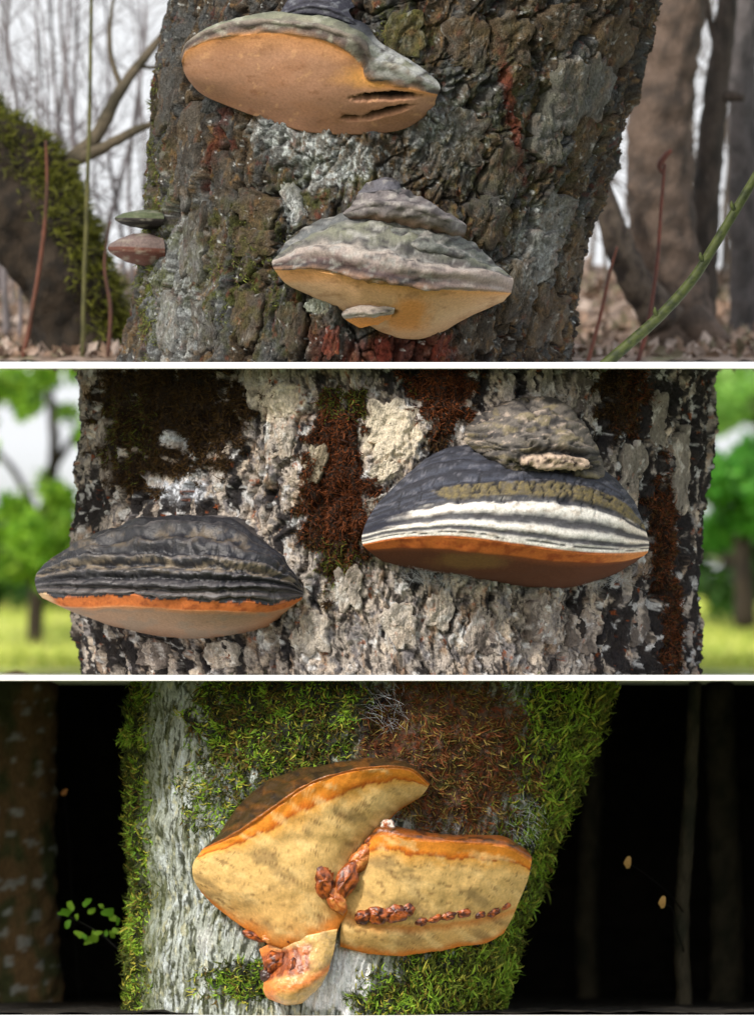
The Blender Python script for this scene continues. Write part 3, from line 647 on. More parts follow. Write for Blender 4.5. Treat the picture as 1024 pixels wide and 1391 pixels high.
greylump([[(474, 282, 6), (490, 262, 6), (515, 246, 6), (545, 256, 6), (590, 278, 6), (628, 300, 4)], [(470, 285, 40), (494, 266, 56), (525, 262, 62), (560, 270, 62), (600, 286, 50), (632, 304, 26)],
          [(466, 291, 50), (500, 281, 78), (540, 280, 88), (578, 288, 98), (612, 298, 92), (634, 308, 40)], [(474, 297, 36), (505, 297, 58), (545, 304, 68), (580, 314, 66), (610, 320, 52), (630, 322, 22)],
          [(482, 303, 6), (510, 306, 6), (545, 318, 6), (580, 330, 6), (606, 332, 6), (624, 328, 4)]], 41, S(118, 112, 112), S(136, 112, 98), par=fa2)
greylump([[(488, 262, 4), (500, 248, 4), (518, 242, 4), (536, 248, 4), (548, 262, 4)], [(486, 262, 30), (500, 254, 44), (518, 250, 48), (536, 254, 44), (550, 264, 28)], [(488, 268, 38), (504, 264, 56), (520, 263, 60), (538, 266, 54), (550, 270, 34)], [(492, 276, 20), (508, 276, 30), (522, 277, 34), (538, 277, 30), (548, 276, 20)]], 44, S(100, 99, 106), par=fa2)
greylump([[(500, 316, 30), (540, 300, 30), (590, 300, 30), (640, 330, 24), (668, 352, 14)], [(500, 322, 60), (540, 312, 72), (590, 318, 76), (636, 336, 56), (672, 358, 28)], [(504, 334, 70), (545, 336, 88), (590, 344, 90), (632, 354, 66), (672, 366, 34)], [(520, 350, 30), (550, 352, 50), (590, 358, 50), (630, 364, 40), (664, 370, 20)]], 47, S(112, 115, 110), par=fa2)
# the small lower lobe under its left half
greylump([[(470, 420, 20), (485, 414, 26), (510, 412, 30), (534, 414, 30)], [(465, 424, 46), (484, 418, 66), (508, 416, 74), (536, 417, 74)], [(465, 430, 48), (484, 427, 68), (508, 427, 76), (535, 425, 74)], [(472, 436, 40), (488, 434, 56), (508, 432, 64), (532, 429, 66)], [(486, 444, 10), (496, 444, 16), (512, 442, 20), (530, 440, 24)]], 50, S(164, 152, 142), S(206, 140, 72), par=fa2, nm='lower_lobe', am=.5)

# --- A, two small brackets on the left flank of the trunk
for (dy, top_c, und_c, lab) in ((0, S(70, 78, 54), S(40, 36, 34), 'small green-grey bracket on the left flank of the cracked trunk, upper of two'), (34, S(98, 84, 80), S(84, 52, 42), 'small brown bracket on the left flank of the cracked trunk, lower of two')):
    bs_ = lambda px, py: TA.yc - .05 + 0 * px
    k = 1.0 if dy == 0 else 1.15
    def sc(p): return [(214 - (214 - a) * k, 286 + dy + (b - 286) * (1 if dy == 0 else 1.7), o) for a, b, o in p]
    c = [sc([(180, 288, 0), (186, 284, 20), (200, 283, 30), (216, 286, 30)]), sc([(160, 290, 6), (172, 286, 38), (195, 285, 60), (220, 288, 60)]), sc([(154, 294, 8), (168, 294, 46), (192, 295, 70), (222, 296, 66)]), sc([(158, 299, 4), (172, 301, 36), (195, 303, 56), (222, 303, 56)]), sc([(176, 306, -6), (186, 308, 6), (200, 310, 16), (220, 310, 20)])]
    G, v = loft(c, bs_, TA, 50, (7,), (), (True, True), .35)
    fungus('bracket_fungus', lab, G, v, [('cap', -1, 2, M['cap']), ('pore_surface', 2, 5, M['pore'])], lambda U, V, px, py: 1.0 * np.sin(V * 6) + 1.0 * fbm(px / 16, py / 8, 52),
           lambda U, V, px, py, D: mixc(np.where((V >= 2)[..., None], und_c, top_c) + np.zeros(px.shape + (3,)), S(150, 146, 130), sm(.1, .6, fbm(px / 20, py / 6, 53)) * .4))

# --- B, left bracket: many dark ridges, orange rim
bB1 = clampbase(TB, 165, 420)
c = [[(108, 738, -10), (150, 716, 4), (200, 704, 8), (250, 698, 8), (310, 704, 8), (350, 728, 8), (380, 752, 6), (400, 780, 4)],
     [(72, 756, 4), (120, 734, 40), (190, 720, 60), (250, 716, 68), (310, 722, 62), (352, 742, 48), (386, 766, 28), (406, 790, 12)],
     [(52, 774, 8), (100, 756, 60), (180, 748, 100), (250, 746, 112), (310, 750, 104), (360, 764, 76), (392, 782, 42), (411, 799, 16)],
     [(46, 786, 8), (96, 776, 66), (180, 774, 116), (250, 776, 130), (310, 778, 120), (362, 784, 86), (394, 793, 46), (412, 803, 16)],
     [(47, 797, 8), (90, 795, 62), (175, 796, 114), (250, 799, 130), (310, 799, 120), (362, 799, 86), (394, 802, 46), (412, 807, 16)],
     [(50, 806, 6), (90, 812, 58), (170, 808, 108), (210, 814, 122), (250, 814, 124), (290, 818, 120), (340, 818, 98), (370, 822, 74), (395, 816, 44), (411, 811, 15)],
     [(56, 813, 2), (95, 826, 48), (170, 824, 98), (250, 829, 114), (310, 831, 106), (360, 832, 74), (390, 826, 40), (409, 815, 13)],
     [(76, 822, -8), (110, 836, 20), (180, 846, 56), (250, 852, 66), (300, 852, 60), (350, 844, 42), (385, 831, 24), (405, 818, 8)],
     [(100, 828, -14), (140, 847, -2), (190, 860, 2), (250, 868, 2), (300, 866, 2), (350, 853, 2), (382, 837, 2), (402, 821, 2)]]
G, v = loft(c, bB1, TB, 230, (12, 14, 12, 10, 8, 6, 16, 16), (5, 6))
def ringB1(V, px, py): return V * 8.6 + 1.6 * fbm(px / 60, py / 60, 61, 3) + .5 * fbm(px / 14, py / 14, 62, 2)
def dB1(U, V, px, py):
    cap = 1 - sm(4.7, 5.0, V)
    r = np.sin(ringB1(V, px, py))
    cr_ = ridged(px / 11 + .4 * fbm(px / 10, py / 8, 63), py / 60, 64, 1)
    lum = -9 * blob(px, py, 152, 742, 26, 10, -10, .6, .3, 65) + 7 * blob(px, py, 130, 756, 40, 8, -12, .6, .3, 66)
    return cap * (5.4 * r * sm(0, .4, V) - 4.0 * sm(.8, .95, cr_) * sm(1.2, 2, V) + 8 * fbm(px / 50, py / 26, 67, 3) + .9 * fbm(px / 6, py / 4, 68, 3) + lum) + (1 - cap) * (1.5 * fbm(px / 30, py / 20, 69, 3) * sm(4.9, 5.3, V))
def kB1(U, V, px, py, D):
    r = np.sin(ringB1(V, px, py) + .9)
    k = mixc(np.tile(S(40, 40, 48), px.shape + (1,)), S(116, 112, 114), sm(.1, .9, r) * (.35 + .65 * sm(-.2, .3, fbm(px / 30, py / 8, 71, 4, .6))))
    k = mixc(k, S(168, 152, 130), sm(2.2, 2.5, V) * (1 - sm(2.9, 3.2, V)) * sm(-.15, .25, fbm(px / 26, py / 8, 72, 4, .65)) * .75)
    k = mixc(k, S(124, 110, 92), sm(.9, 1.2, V) * (1 - sm(1.6, 1.9, V)) * sm(.0, .3, fbm(px / 26, py / 8, 73, 4, .65)) * .7)
    k = mixc(k, S(126, 116, 112), sm(4.0, 4.2, V) * (1 - sm(4.6, 4.8, V)) * sm(-.1, .2, np.sin(V * 26)) * .7)
    k = mixc(k, S(30, 30, 36), sm(.1, .5, fbm(px / 12, py / 10, 74, 4, .6)) * .7)
    k = k * .60
    rim = mixc(np.tile(S(180, 102, 52), px.shape + (1,)), S(140, 74, 38), sm(-.1, .5, fbm(px / 16, py / 8, 75, 5, .6)))
    rim = mixc(rim, S(196, 176, 140), (1 - sm(.03, .1, U)) * .8)
    por = bands(V, [(6, S(186, 128, 84)), (6.25, S(150, 122, 100)), (7.2, S(146, 120, 100)), (8, S(120, 92, 74)), (9, S(80, 60, 48))])
    por = mixc(por, S(160, 112, 76), sm(.72, .9, U) * .7); por = mixc(por, S(126, 116, 104), sm(0, .4, fbm(px / 40, py / 14, 76)) * .5)
    e = V + .45 * fbm(px / 22, px / 22, 77, 5, .65)
    k = np.where((e >= 5)[..., None], rim, k)
    return np.where((V >= 6)[..., None], por, k)
fungus('bracket_fungus', 'dark ridged hoof-shaped bracket with thin orange rim and grey-brown underside on the pale trunk', G, v,
       [('cap', -1, 5, M['dark_cap']), ('rim', 5, 6, M['pore']), ('pore_surface', 6, 9, M['pore'])], dB1, kB1)

# --- B, right bracket: white bands, orange rim, dark underside
bB2 = clampbase(TB, 420, 800)
c = [[(545, 655, 4), (575, 626, 6), (620, 606, 8), (700, 606, 8), (780, 618, 8), (830, 645, 8), (862, 680, 4)],
     [(520, 676, 22), (565, 640, 36), (620, 624, 48), (700, 626, 54), (780, 634, 50), (836, 660, 36), (868, 695, 16)],
     [(506, 694, 32), (556, 672, 66), (620, 656, 86), (700, 650, 92), (780, 654, 86), (842, 676, 56), (874, 710, 22)],
     [(498, 708, 36), (550, 692, 80), (620, 680, 106), (700, 676, 114), (780, 682, 102), (842, 700, 66), (878, 722, 24)],
     [(493, 722, 38), (545, 710, 86), (620, 702, 116), (700, 704, 124), (780, 714, 112), (842, 724, 70), (881, 734, 24)],
     [(491, 733, 38), (545, 722, 88), (620, 718, 120), (700, 726, 128), (780, 737, 116), (842, 742, 72), (882, 742, 24)],
     [(493, 741, 36), (545, 732, 84), (620, 731, 116), (700, 741, 124), (780, 752, 112), (842, 754, 70), (880, 751, 22)],
     [(500, 748, 28), (550, 745, 70), (620, 748, 100), (700, 757, 108), (780, 765, 96), (840, 764, 58), (874, 756, 18)],
     [(510, 756, 12), (560, 764, 34), (630, 774, 50), (700, 784, 54), (770, 788, 48), (830, 776, 30), (868, 760, 10)],
     [(520, 763, 0), (570, 774, 0), (640, 785, 0), (710, 796, 0), (765, 799, 0), (822, 786, 0), (864, 764, 0)]]
G, v = loft(c, bB2, TB, 230, (10, 12, 10, 10, 8, 6, 6, 14, 12), (6, 7))
def lineB2(V, px):
    w = V + .16 * fbm(px / 60, px / 60, 81, 3) + .07 * fbm(px / 12, V * 3, 82, 4)
    return np.maximum.reduce([np.exp(-((w - a) / b) ** 2) for a, b in ((3.05, .13), (3.95, .26), (4.9, .22), (5.38, .06))])
def dB2(U, V, px, py):
    cap = 1 - sm(5.7, 6.0, V)
    crk = ridged(px / 26 + .3 * fbm(px / 20, py / 9, 83), py / 110, 84, 1)
    return cap * (1.8 * fbm(px / 40, py / 14, 85, 3) + .8 * fbm(px / 6, py / 4, 86, 3) + 1.8 * np.sin(V * 12 + 1.5 * fbm(px / 40, py / 30, 87)) * (1 - sm(2.2, 2.8, V)) * sm(0, .4, V) - 3.2 * lineB2(V, px) * sm(2.5, 3, V) - 2.6 * sm(.9, .97, crk) * sm(1.4, 2., V) * (1 - sm(3.2, 3.6, V)))+ (1 - cap) * 1.5 * fbm(px / 40, py / 20, 88, 2)
def kB2(U, V, px, py, D):
    k = mixc(np.tile(S(58, 61, 72), px.shape + (1,)), S(34, 35, 42), sm(-.2, .6, np.sin(V * 26 + 3 * fbm(px / 40, py / 20, 187)) * .6 + fbm(px / 30, py / 6, 188, 4)) * .8)
    k = mixc(k, S(36, 36, 42), sm(-.2, .5, np.sin(V * 12 + 1.5 * fbm(px / 40, py / 30, 87) + 1)) * .7)
    k = mixc(k, S(104, 104, 112), sm(.15, .5, fbm(px / 20, py / 6, 89, 4, .6)) * .6)
    w = V + .12 * fbm(px / 24, py / 14, 90, 4, .6) + 1.35 * (1 - sm(.12, .34, U))
    w = np.where(V > 5.6, V, w)
    oli = sm(2.1, 2.25, V + .15 * fbm(px / 14, py / 14, 91, 4)) * (1 - sm(2.85, 2.95, w)) * sm(.16, .26, U + .04 * fbm(px / 14, py / 10, 92))
    k = mixc(k, S(108, 96, 64), oli * (.55 + .45 * sm(-.2, .2, fbm(px / 8, py / 6, 93, 4, .6))))
    whi = sm(2.9, 3.02, V + .06 * fbm(px / 14, py / 9, 94, 4)) * sm(.13, .26, U + .05 * (V - 3) + .05 * fbm(px / 20, V * 3, 95, 4))
    whi = np.maximum(whi, sm(4.35, 4.45, V))
    wc = mixc(np.tile(S(226, 222, 214), px.shape + (1,)), S(186, 174, 160), sm(.05, .45, fbm(px / 22, py / 8, 96, 4, .6)) * .8)
    wc = mixc(wc, S(210, 190, 168), sm(.8, .95, U) * .5)
    k = mixc(k, wc, whi)
    crk = ridged(px / 26 + .3 * fbm(px / 20, py / 9, 83), py / 110, 84, 1)
    k = mixc(k, S(24, 24, 28), sm(.9, .96, crk) * sm(1.6, 2., V) * (1 - sm(3.0, 3.3, V)) * .9)
    k = mixc(k, S(34, 36, 48), np.clip(1.5 * lineB2(V, px), 0, 1) * sm(2.5, 3, V) * (1 - sm(5.5, 5.7, V)) * .92)
    rim = mixc(np.tile(S(184, 102, 46), px.shape + (1,)), S(146, 70, 30), sm(-.1, .5, fbm(px / 20, py / 8, 97, 5, .6)))
    rim = mixc(rim, S(214, 150, 92), sm(.75, .95, U) * .5)
    e = V + .06 * fbm(px / 16, px / 16, 98, 3)
    k = np.where((e >= 5.72)[..., None], rim, k)
    por = bands(V, [(7, S(120, 66, 34)), (7.25, S(88, 50, 30)), (8.4, S(80, 46, 28)), (9, S(70, 40, 26)), (10, S(60, 40, 28))])
    por = mixc(por, S(124, 96, 52), blob(px, py, 640, 762, 50, 10, 0, .5, .4, 99) * .6)
    return np.where((V >= 7)[..., None], por, k)
fb2, ch = fungus('bracket_fungus', 'bracket with white bands, olive upper zone and orange rim on the pale trunk', G, v,
       [('cap', -1, 6, M['cap']), ('rim', 6, 7, M['pore']), ('pore_surface', 7, 10, M['pore'])], dB2, kB2)
# old grey growth above it, with its pale oval pad
c = [[(632, 588, 6), (650, 566, 8), (690, 548, 10), (735, 540, 10), (775, 552, 10), (798, 585, 8), (812, 615, 6)],
     [(630, 592, 28), (655, 575, 44), (695, 562, 56), (738, 556, 60), (778, 568, 54), (804, 594, 40), (817, 622, 22)],
     [(632, 600, 36), (660, 594, 60), (698, 588, 80), (742, 584, 86), (782, 592, 78), (808, 612, 56), (821, 636, 30)],
     [(640, 608, 36), (665, 612, 64), (702, 614, 92), (745, 610, 98), (785, 616, 90), (810, 630, 64), (822, 644, 32)],
     [(652, 618, 32), (674, 630, 60), (706, 640, 88), (748, 638, 94), (786, 640, 86), (810, 646, 60), (820, 650, 30)],
     [(670, 632, 20), (688, 644, 40), (712, 652, 60), (750, 652, 66), (786, 652, 60), (806, 655, 40), (816, 656, 22)]]
G, v = loft(c, bB2, TB, 130, (12, 12, 12, 10, 8), ())
pad = lambda px, py: blob(px, py, 755, 629, 47, 12, 2, .16, .25, 7, 14)
ring = lambda px, py: blob(px, py, 755, 629, 60, 21, 2, .2, .3, 7, 14)
def kold(U, V, px, py, D):
    k = mixc(np.tile(S(98, 92, 86), px.shape + (1,)), S(44, 42, 44), sm(-.1, .35, fbm(px / 40, py / 9, 105, 5, .62)) * .85)
    k = mixc(k, S(132, 120, 90), sm(.05, .4, fbm(px / 34, py / 14, 106, 5, .6)) * .6); k = mixc(k, S(168, 152, 138), sm(.22, .45, fbm(px / 20, py / 7, 107, 5, .62)) * .7)
    k = mixc(k, S(26, 25, 27), np.clip(ring(px, py) + sm(.88, .95, ridged(px / 60, py / 15, 109, 1)) * .8, 0, 1) * .85)
    return mixc(k, mixc(np.tile(S(186, 164, 144), px.shape + (1,)), S(74, 60, 56), sm(.1, .4, fbm(px / 8, py / 7, 108, 4))), pad(px, py))
fungus('', '', G, v, [('old_growth', -1, 6, M['cap'])], lambda U, V, px, py: 2.0 * np.sin(V * 6 + 3 * fbm(px / 40, py / 25, 104)) + 5 * fbm(px / 30, py / 14, 103, 4) - 5 * sm(.85, .95, ridged(px / 60, py / 15, 109, 1)) - 10 * ring(px, py) + 13 * pad(px, py), kold, fb2)

# --- C, two-lobed honey-coloured bracket
bC = clampbase(TC, 300, 640)
def kC(vr, seed, dark, vend=6):
    def f(U, V, px, py, D):
        cap = mixc(np.tile(dark, px.shape + (1,)), S(98, 62, 26), sm(.0, .4, fbm(px / 30, py / 12, seed, 4)) * .8)
        cap = mixc(cap, S(30, 24, 20), sm(.1, .4, fbm(px / 20, py / 8, seed + 1, 4)) * .7)
        w = V + .10 * fbm(px / 20, py / 20, seed + 2, 4, .6)
        cap = mixc(cap, S(196, 112, 34), sm(vr - .9, vr - .35, w))
        w = V + .16 * fbm(px / 26, py / 26, seed + 2, 5, .65)
        por = bands(w, [(vr, S(208, 128, 40)), (vr + .22, S(212, 134, 44)), (vr + .34, S(196, 108, 28)), (vr + .40, S(150, 74, 22)), (vr + .45, S(218, 160, 78)), (vr + .8, S(214, 176, 112)), (vr + 1.5, S(204, 168, 106)), (vend - .6, S(200, 160, 98)), (vend, S(180, 120, 60)), (vend + 1, S(130, 80, 40))])
        a = px + .6 * py; b = py - .5 * px
        por = mixc(por, S(124, 102, 68), sm(-.02, .45, fbm(a / 90, b / 36, seed + 3, 6, .62)) * .65 * sm(vr + .4, vr + .8, V))
        por = mixc(por, S(232, 198, 136), sm(.05, .45, fbm(a / 60, b / 20, seed + 4, 6, .62)) * .55)
        por = mixc(por, S(96, 62, 32), sm(.28, .40, fbm(a / 30, b / 8, seed + 5, 6, .68)) * .55 * sm(vr + .4, vr + .7, V))
        por = mixc(por, S(196, 112, 34), sm(vend - .4, vend - .05, w) * .8)
        return np.where((V >= vr)[..., None], por, cap)
    return f
c = [[(296, 1138, 6), (320, 1100, 8), (356, 1066, 8), (400, 1046, 8), (450, 1038, 8), (500, 1030, 8), (550, 1036, 6), (576, 1056, 4)],
     [(286, 1145, 22), (322, 1116, 40), (364, 1078, 44), (410, 1056, 46), (456, 1044, 48), (505, 1036, 46), (555, 1040, 32), (581, 1060, 14)],
     [(277, 1152, 34), (322, 1127, 66), (374, 1090, 80), (414, 1064, 84), (460, 1048, 82), (505, 1040, 72), (556, 1042, 48), (584, 1064, 22)],
     [(273, 1157, 36), (324, 1134, 66), (380, 1096, 82), (420, 1068, 86), (462, 1053, 84), (506, 1045, 74), (554, 1047, 50), (582, 1068, 22)],
     [(262, 1175, 30), (290, 1171, 46), (360, 1160, 64), (410, 1140, 66), (455, 1116, 62), (500, 1094, 54), (540, 1078, 40), (580, 1072, 18)],
     [(263, 1195, 20), (290, 1206, 34), (350, 1220, 48), (400, 1214, 52), (440, 1186, 48), (480, 1140, 38), (530, 1100, 28), (574, 1080, 14)],
     [(273, 1213, 4), (306, 1244, 8), (352, 1274, 14), (392, 1290, 24), (436, 1284, 26), (474, 1236, 22), (494, 1165, 14), (530, 1112, 6), (568, 1086, 3)]]
G, v = loft(c, bC, TC, 190, (10, 12, 6, 16, 16, 18), (3,))
fc, ch = fungus('bracket_fungus', 'honey-coloured two-lobed bracket with orange rims and wet brown resin lumps on mossy trunk', G, v,
       [('cap', -1, 3, M['resin']), ('pore_surface', 3, 7, M['pore'])],
       lambda U, V, px, py: (1 - sm(2.6, 3, V)) * (3 * fbm(px / 30, py / 12, 121, 3) + 2 * np.sin(V * 6)) + sm(3, 3.2, V) * (4 * fbm(px / 60, py / 50, 122, 3) + 1.2 * fbm(px / 16, py / 16, 123, 3)) + 2.0 * np.exp(-((V - 3.1) / .15) ** 2) * fbm(px / 16, py / 16, 124, 3),
       kC(3, 130, S(62, 46, 26)))
c = [[(498, 1148, 2), (516, 1120, 4), (560, 1128, 4), (620, 1134, 4), (680, 1136, 4), (708, 1150, 2)],
     [(492, 1156, 22), (514, 1124, 40), (560, 1130, 50), (622, 1136, 54), (684, 1140, 44), (716, 1156, 20)],
     [(490, 1162, 26), (514, 1129, 48), (560, 1136, 62), (624, 1142, 66), (686, 1146, 54), (722, 1165, 26)],
     [(488, 1168, 26), (514, 1136, 48), (560, 1142, 64), (624, 1147, 68), (685, 1152, 56), (722, 1172, 26)],
     [(480, 1190, 24), (512, 1180, 42), (560, 1190, 54), (624, 1195, 58), (682, 1195, 46), (717, 1196, 22)],
     [(470, 1225, 22), (508, 1240, 34), (560, 1248, 40), (624, 1244, 42), (674, 1235, 34), (705, 1226, 16)],
     [(463, 1262, 18), (500, 1272, 26), (560, 1276, 28), (626, 1268, 28), (668, 1260, 22), (696, 1248, 10)],
     [(462, 1286, 4), (500, 1296, 4), (556, 1299, 4), (624, 1289, 4), (662, 1282, 4), (684, 1270, 2)]]
G, v = loft(c, bC, TC, 170, (8, 8, 5, 16, 16, 10, 10), (3,))
fungus('', '', G, v, [('right_lobe', -1, 3, M['resin']), ('pore_surface', 3, 8, M['pore'])],
       lambda U, V, px, py: (1 - sm(2.6, 3, V)) * 2 * fbm(px / 30, py / 12, 141, 3) + sm(3, 3.2, V) * (4 * fbm(px / 60, py / 50, 142, 3) + 1.2 * fbm(px / 16, py / 16, 143, 3)) - 5 * np.exp(-((V - 5.5 - .15 * fbm(px / 40, px / 40, 145)) / .2) ** 2),
       lambda U, V, px, py, D: mixc(kC(3, 150, S(120, 66, 26), 7)(U, V, px, py, D), S(198, 112, 40), np.clip(np.exp(-((V - 5.5 - .15 * fbm(px / 40, px / 40, 145)) / .22) ** 2) * .55, 0, 1)), fc)
# lower lip of the left lobe
c = [[(352, 1290, 6), (372, 1280, 16), (400, 1274, 30), (430, 1268, 36), (458, 1262, 30)], [(358, 1312, 6), (376, 1306, 20), (402, 1300, 34), (430, 1294, 38), (454, 1290, 28)], [(358, 1336, 20), (376, 1332, 42), (402, 1328, 48), (430, 1318, 42), (449, 1308, 26)], [(358, 1347, 22), (376, 1348, 44), (402, 1346, 50), (428, 1334, 42), (446, 1320, 26)],
     [(364, 1357, 16), (382, 1361, 32), (404, 1360, 36), (426, 1346, 30), (441, 1330, 20)], [(372, 1360, 2), (388, 1366, 4), (406, 1365, 4), (422, 1353, 4), (436, 1340, 4)]]
G, v = loft(c, bC, TC, 90, (10,), (2,))
def klip(U, V, px, py, D):
    k = mixc(np.tile(S(208, 170, 106), px.shape + (1,)), S(150, 128, 90), sm(0, .4, fbm(px / 20, py / 20, 163, 4)) * .5)
    k = mixc(k, S(204, 112, 40), np.clip(np.exp(-((V - 2.6) / .5) ** 2) + (1 - sm(.1, .3, U)), 0, 1) * .85)
    cav = (1 - sm(.62, .78, U + .1 * fbm(px / 12, py / 12, 164, 3))) * sm(.3, .6, V) * (1 - sm(1.75, 2.05, V))
    return mixc(k, mixc(np.tile(S(120, 54, 26), px.shape + (1,)), S(190, 104, 56), sm(-.1, .3, fbm(px / 8, py / 26, 165, 4))), cav * .95)
fungus('', '', G, v, [('lower_lip', -1, 6, M['resin'])], lambda U, V, px, py: 2.2 * fbm(px / 18, py / 14, 161, 4), klip, fc)
# wet resin lumps
def lump(px, py, rx, ry, rot, out, seed, c1, c2):
    nu, nv = 22, 14
    a = np.linspace(0, 2 * np.pi, nu, endpoint=False); b = np.linspace(-np.pi / 2 + .08, np.pi / 2 - .08, nv)
    A, B = np.meshgrid(a, b)
    n = 1 + .38 * fbm(np.cos(A) * np.cos(B) * 1.5 + seed, np.sin(A) * 1.5 + np.sin(B) * 1.3, seed, 3)
    u = n * np.cos(B) * np.cos(A) * rx; w = n * np.cos(B) * np.sin(A) * ry; d = n * np.sin(B) * min(rx, ry) * .6
    q = math.radians(rot); X = px + u * math.cos(q) - w * math.sin(q); Yp = py + u * math.sin(q) + w * math.cos(q)
    y0 = float(bC(np.array(px * 1.), np.array(py * 1.))) - out / 1000
    V = np.stack([(X - 512) / 1000, y0 - d / 1000, (695.5 - Yp) / 1000], -1).reshape(-1, 3)
    col = mixc(np.tile(c1, X.shape + (1,)), c2, sm(-.2, .3, fbm(X / 8, Yp / 8, seed + 3, 4, .6)))
    F = grid_faces(nv, nu, True)
    k = len(V); V = np.vstack([V, V[:nu].mean(0), V[-nu:].mean(0)]); col = np.vstack([col.reshape(-1, 3), c1, c1])
    i = np.arange(nu); j = (i + 1) % nu
    tr = np.vstack([np.c_[np.full(nu, k), j, i], np.c_[np.full(nu, k + 1), (nv - 1) * nu + i, (nv - 1) * nu + j]])
    obj('resin_lump', mesh_mixed('resin_lump', V, F, tr, col), M['resin'], fc)
R1, R2, R3 = S(164, 84, 34), S(66, 28, 17), S(198, 130, 66)
for i, L_ in enumerate([(440, 1196, 15, 22, -14, 46, R1, R2), (454, 1220, 13, 22, -32, 40, R1, R3), (468, 1198, 14, 30, 26, 38, R1, R2), (488, 1168, 12, 24, 34, 34, R1, R3), (508, 1142, 10, 16, 40, 34, R2, R1), (526, 1122, 9, 9, 40, 34, S(226, 214, 200), R1),
    (494, 1246, 13, 9, -10, 32, R2, R1), (514, 1243, 15, 12, 10, 36, R2, R1), (536, 1240, 17, 13, 10, 39, R1, R2), (552, 1236, 10, 10, 0, 41, R2, R1), (571, 1252, 9, 7, 0, 39, R2, R1), (588, 1248, 12, 6, -8, 41, R1, R2), (608, 1245, 12, 6, -8, 42, R2, R1), (628, 1240, 12, 7, 0, 41, R1, R2), (650, 1243, 9, 6, 0, 37, R2, R1), (670, 1240, 10, 6, -20, 33, R2, R1), (686, 1232, 8, 5, -20, 27, R1, R2),
    (345, 1272, 18, 6, 20, 12, R1, R2), (372, 1276, 16, 6, 5, 20, R1, R3), (396, 1276, 10, 5, -10, 28, R2, R1), (374, 1308, 14, 16, 20, 24, R2, R1), (396, 1318, 5, 16, 10, 38, R1, R2), (428, 1316, 5, 13, -12, 36, R2, R1), (366, 1326, 12, 10, 0, 20, S(50, 34, 30), R2)]):
    lump(*L_[:6], 170 + i * 5, L_[6], L_[7])

# ------------------------------------------------------------------ moss
def norm(a): return a / (np.linalg.norm(a, axis=1)[:, None] + 1e-9)
def moss(T, mask, n, length, width, tree, seed, colf, droop=.5, out=.8, swirl=.6, curl=.8, tip=None, jit=.35, arc=0.):
    P, N, px, py, r = scatter(T, mask, n, seed)
    a = fbm(px / 30, py / 30, seed, 3) * 5
    tang = np.stack([np.cos(a), np.zeros(n), np.sin(a)], 1)
    D = norm(N * out + np.array([0, 0, -droop]) + tang * swirl + r.normal(size=(n, 3)) * jit)
    Cv = np.stack([np.cos(a + 1.7), -.2 * np.ones(n), np.sin(a + 1.7)], 1) * curl * .5 + r.normal(size=(n, 3)) * .25
    if arc:      # comma-shaped shoots lying close to the bark
        b = a * .5 + r.normal(size=n) * .9 - .6; e1 = norm(np.cross(N, [0, 0, 1.]) + 1e-6); e2 = np.cross(e1, N)
        D = norm(e1 * np.cos(b)[:, None] + e2 * np.sin(b)[:, None] + N * (out + .3 * r.normal(size=(n, 1))))
        sg = np.where(r.random((n, 1)) < .8, 1, -1)
        Cv = norm((-e1 * np.sin(b)[:, None] + e2 * np.cos(b)[:, None]) * sg + N * .3 * r.normal(size=(n, 1)))
    L = length * (.5 + .9 * r.random(n)) * (1 + .5 * fbm(px / 22, py / 22, seed + 70, 3)); W = width * (.7 + .6 * r.random(n))
    col = colf(px, py, r); tc = None if tip is None else tip(px, py, r, col)
    V, F, C = strands(P - N * .001, D, Cv, L, W, col, 4 if arc else 3, seed, tc, arc)
    o = obj('moss', mesh_np('moss', V, F, C, False), M['moss'], tree); o['kind'] = 'stuff'; return o
# C: green
mc = mossC(TC.px, TC.py); bc = brownC(TC.px, TC.py)
def colC(px, py, r):
    n = len(px); k = r.random(n)[:, None]
    f = fbm(px / 26, py / 26, 201, 3)[:, None]
    c1 = S(70, 116, 26) * (1 - k) + S(158, 192, 58) * k
    c1 = np.where(f + .5 * r.normal(size=(n, 1)) * .3 < .0, S(48, 56, 18) * (.6 + .8 * r.random((n, 1))), c1)
    c1 = np.where(r.random((n, 1)) < .12, S(186, 178, 72), c1)
    c1 = np.where(r.random((n, 1)) < .10, S(96, 68, 30), c1)
    up = (blob(px, py, 380, 990, 120, 110, 0, .4, .4, 204) * sm(.0, .5, fbm(px / 30, py / 30, 203, 3) + .25))[:, None]
    return np.where(r.random((n, 1)) < up * .6, S(92, 60, 28), c1)
right = sm(600, 700, TC.px + .3 * (TC.py - 1150))
moss(TC, mc * right * (1 - .95 * bc), 12000, .0195, .0040, tree_c, 11, colC, out=.45, arc=2.1, tip=lambda px, py, r, c: c * .6 + S(160, 180, 62) * .4)
moss(TC, mc * (1 - right) * (1 - .9 * bc), 19000, .0125, .0029, tree_c, 12, colC, out=.5, arc=1.8, tip=lambda px, py, r, c: c * .7 + S(130, 150, 50) * .3)
moss(TC, bc * (.35 + .65 * sm(-.1, .3, fbm(TC.px / 24, TC.py / 24, 205, 3))), 9000, .010, .0018, tree_c, 13, lambda px, py, r: np.where(r.random((len(px), 1)) < .5, S(120, 70, 36), np.where(r.random((len(px), 1)) < .5, S(150, 130, 66), S(70, 70, 28))), out=.4, swirl=.8)
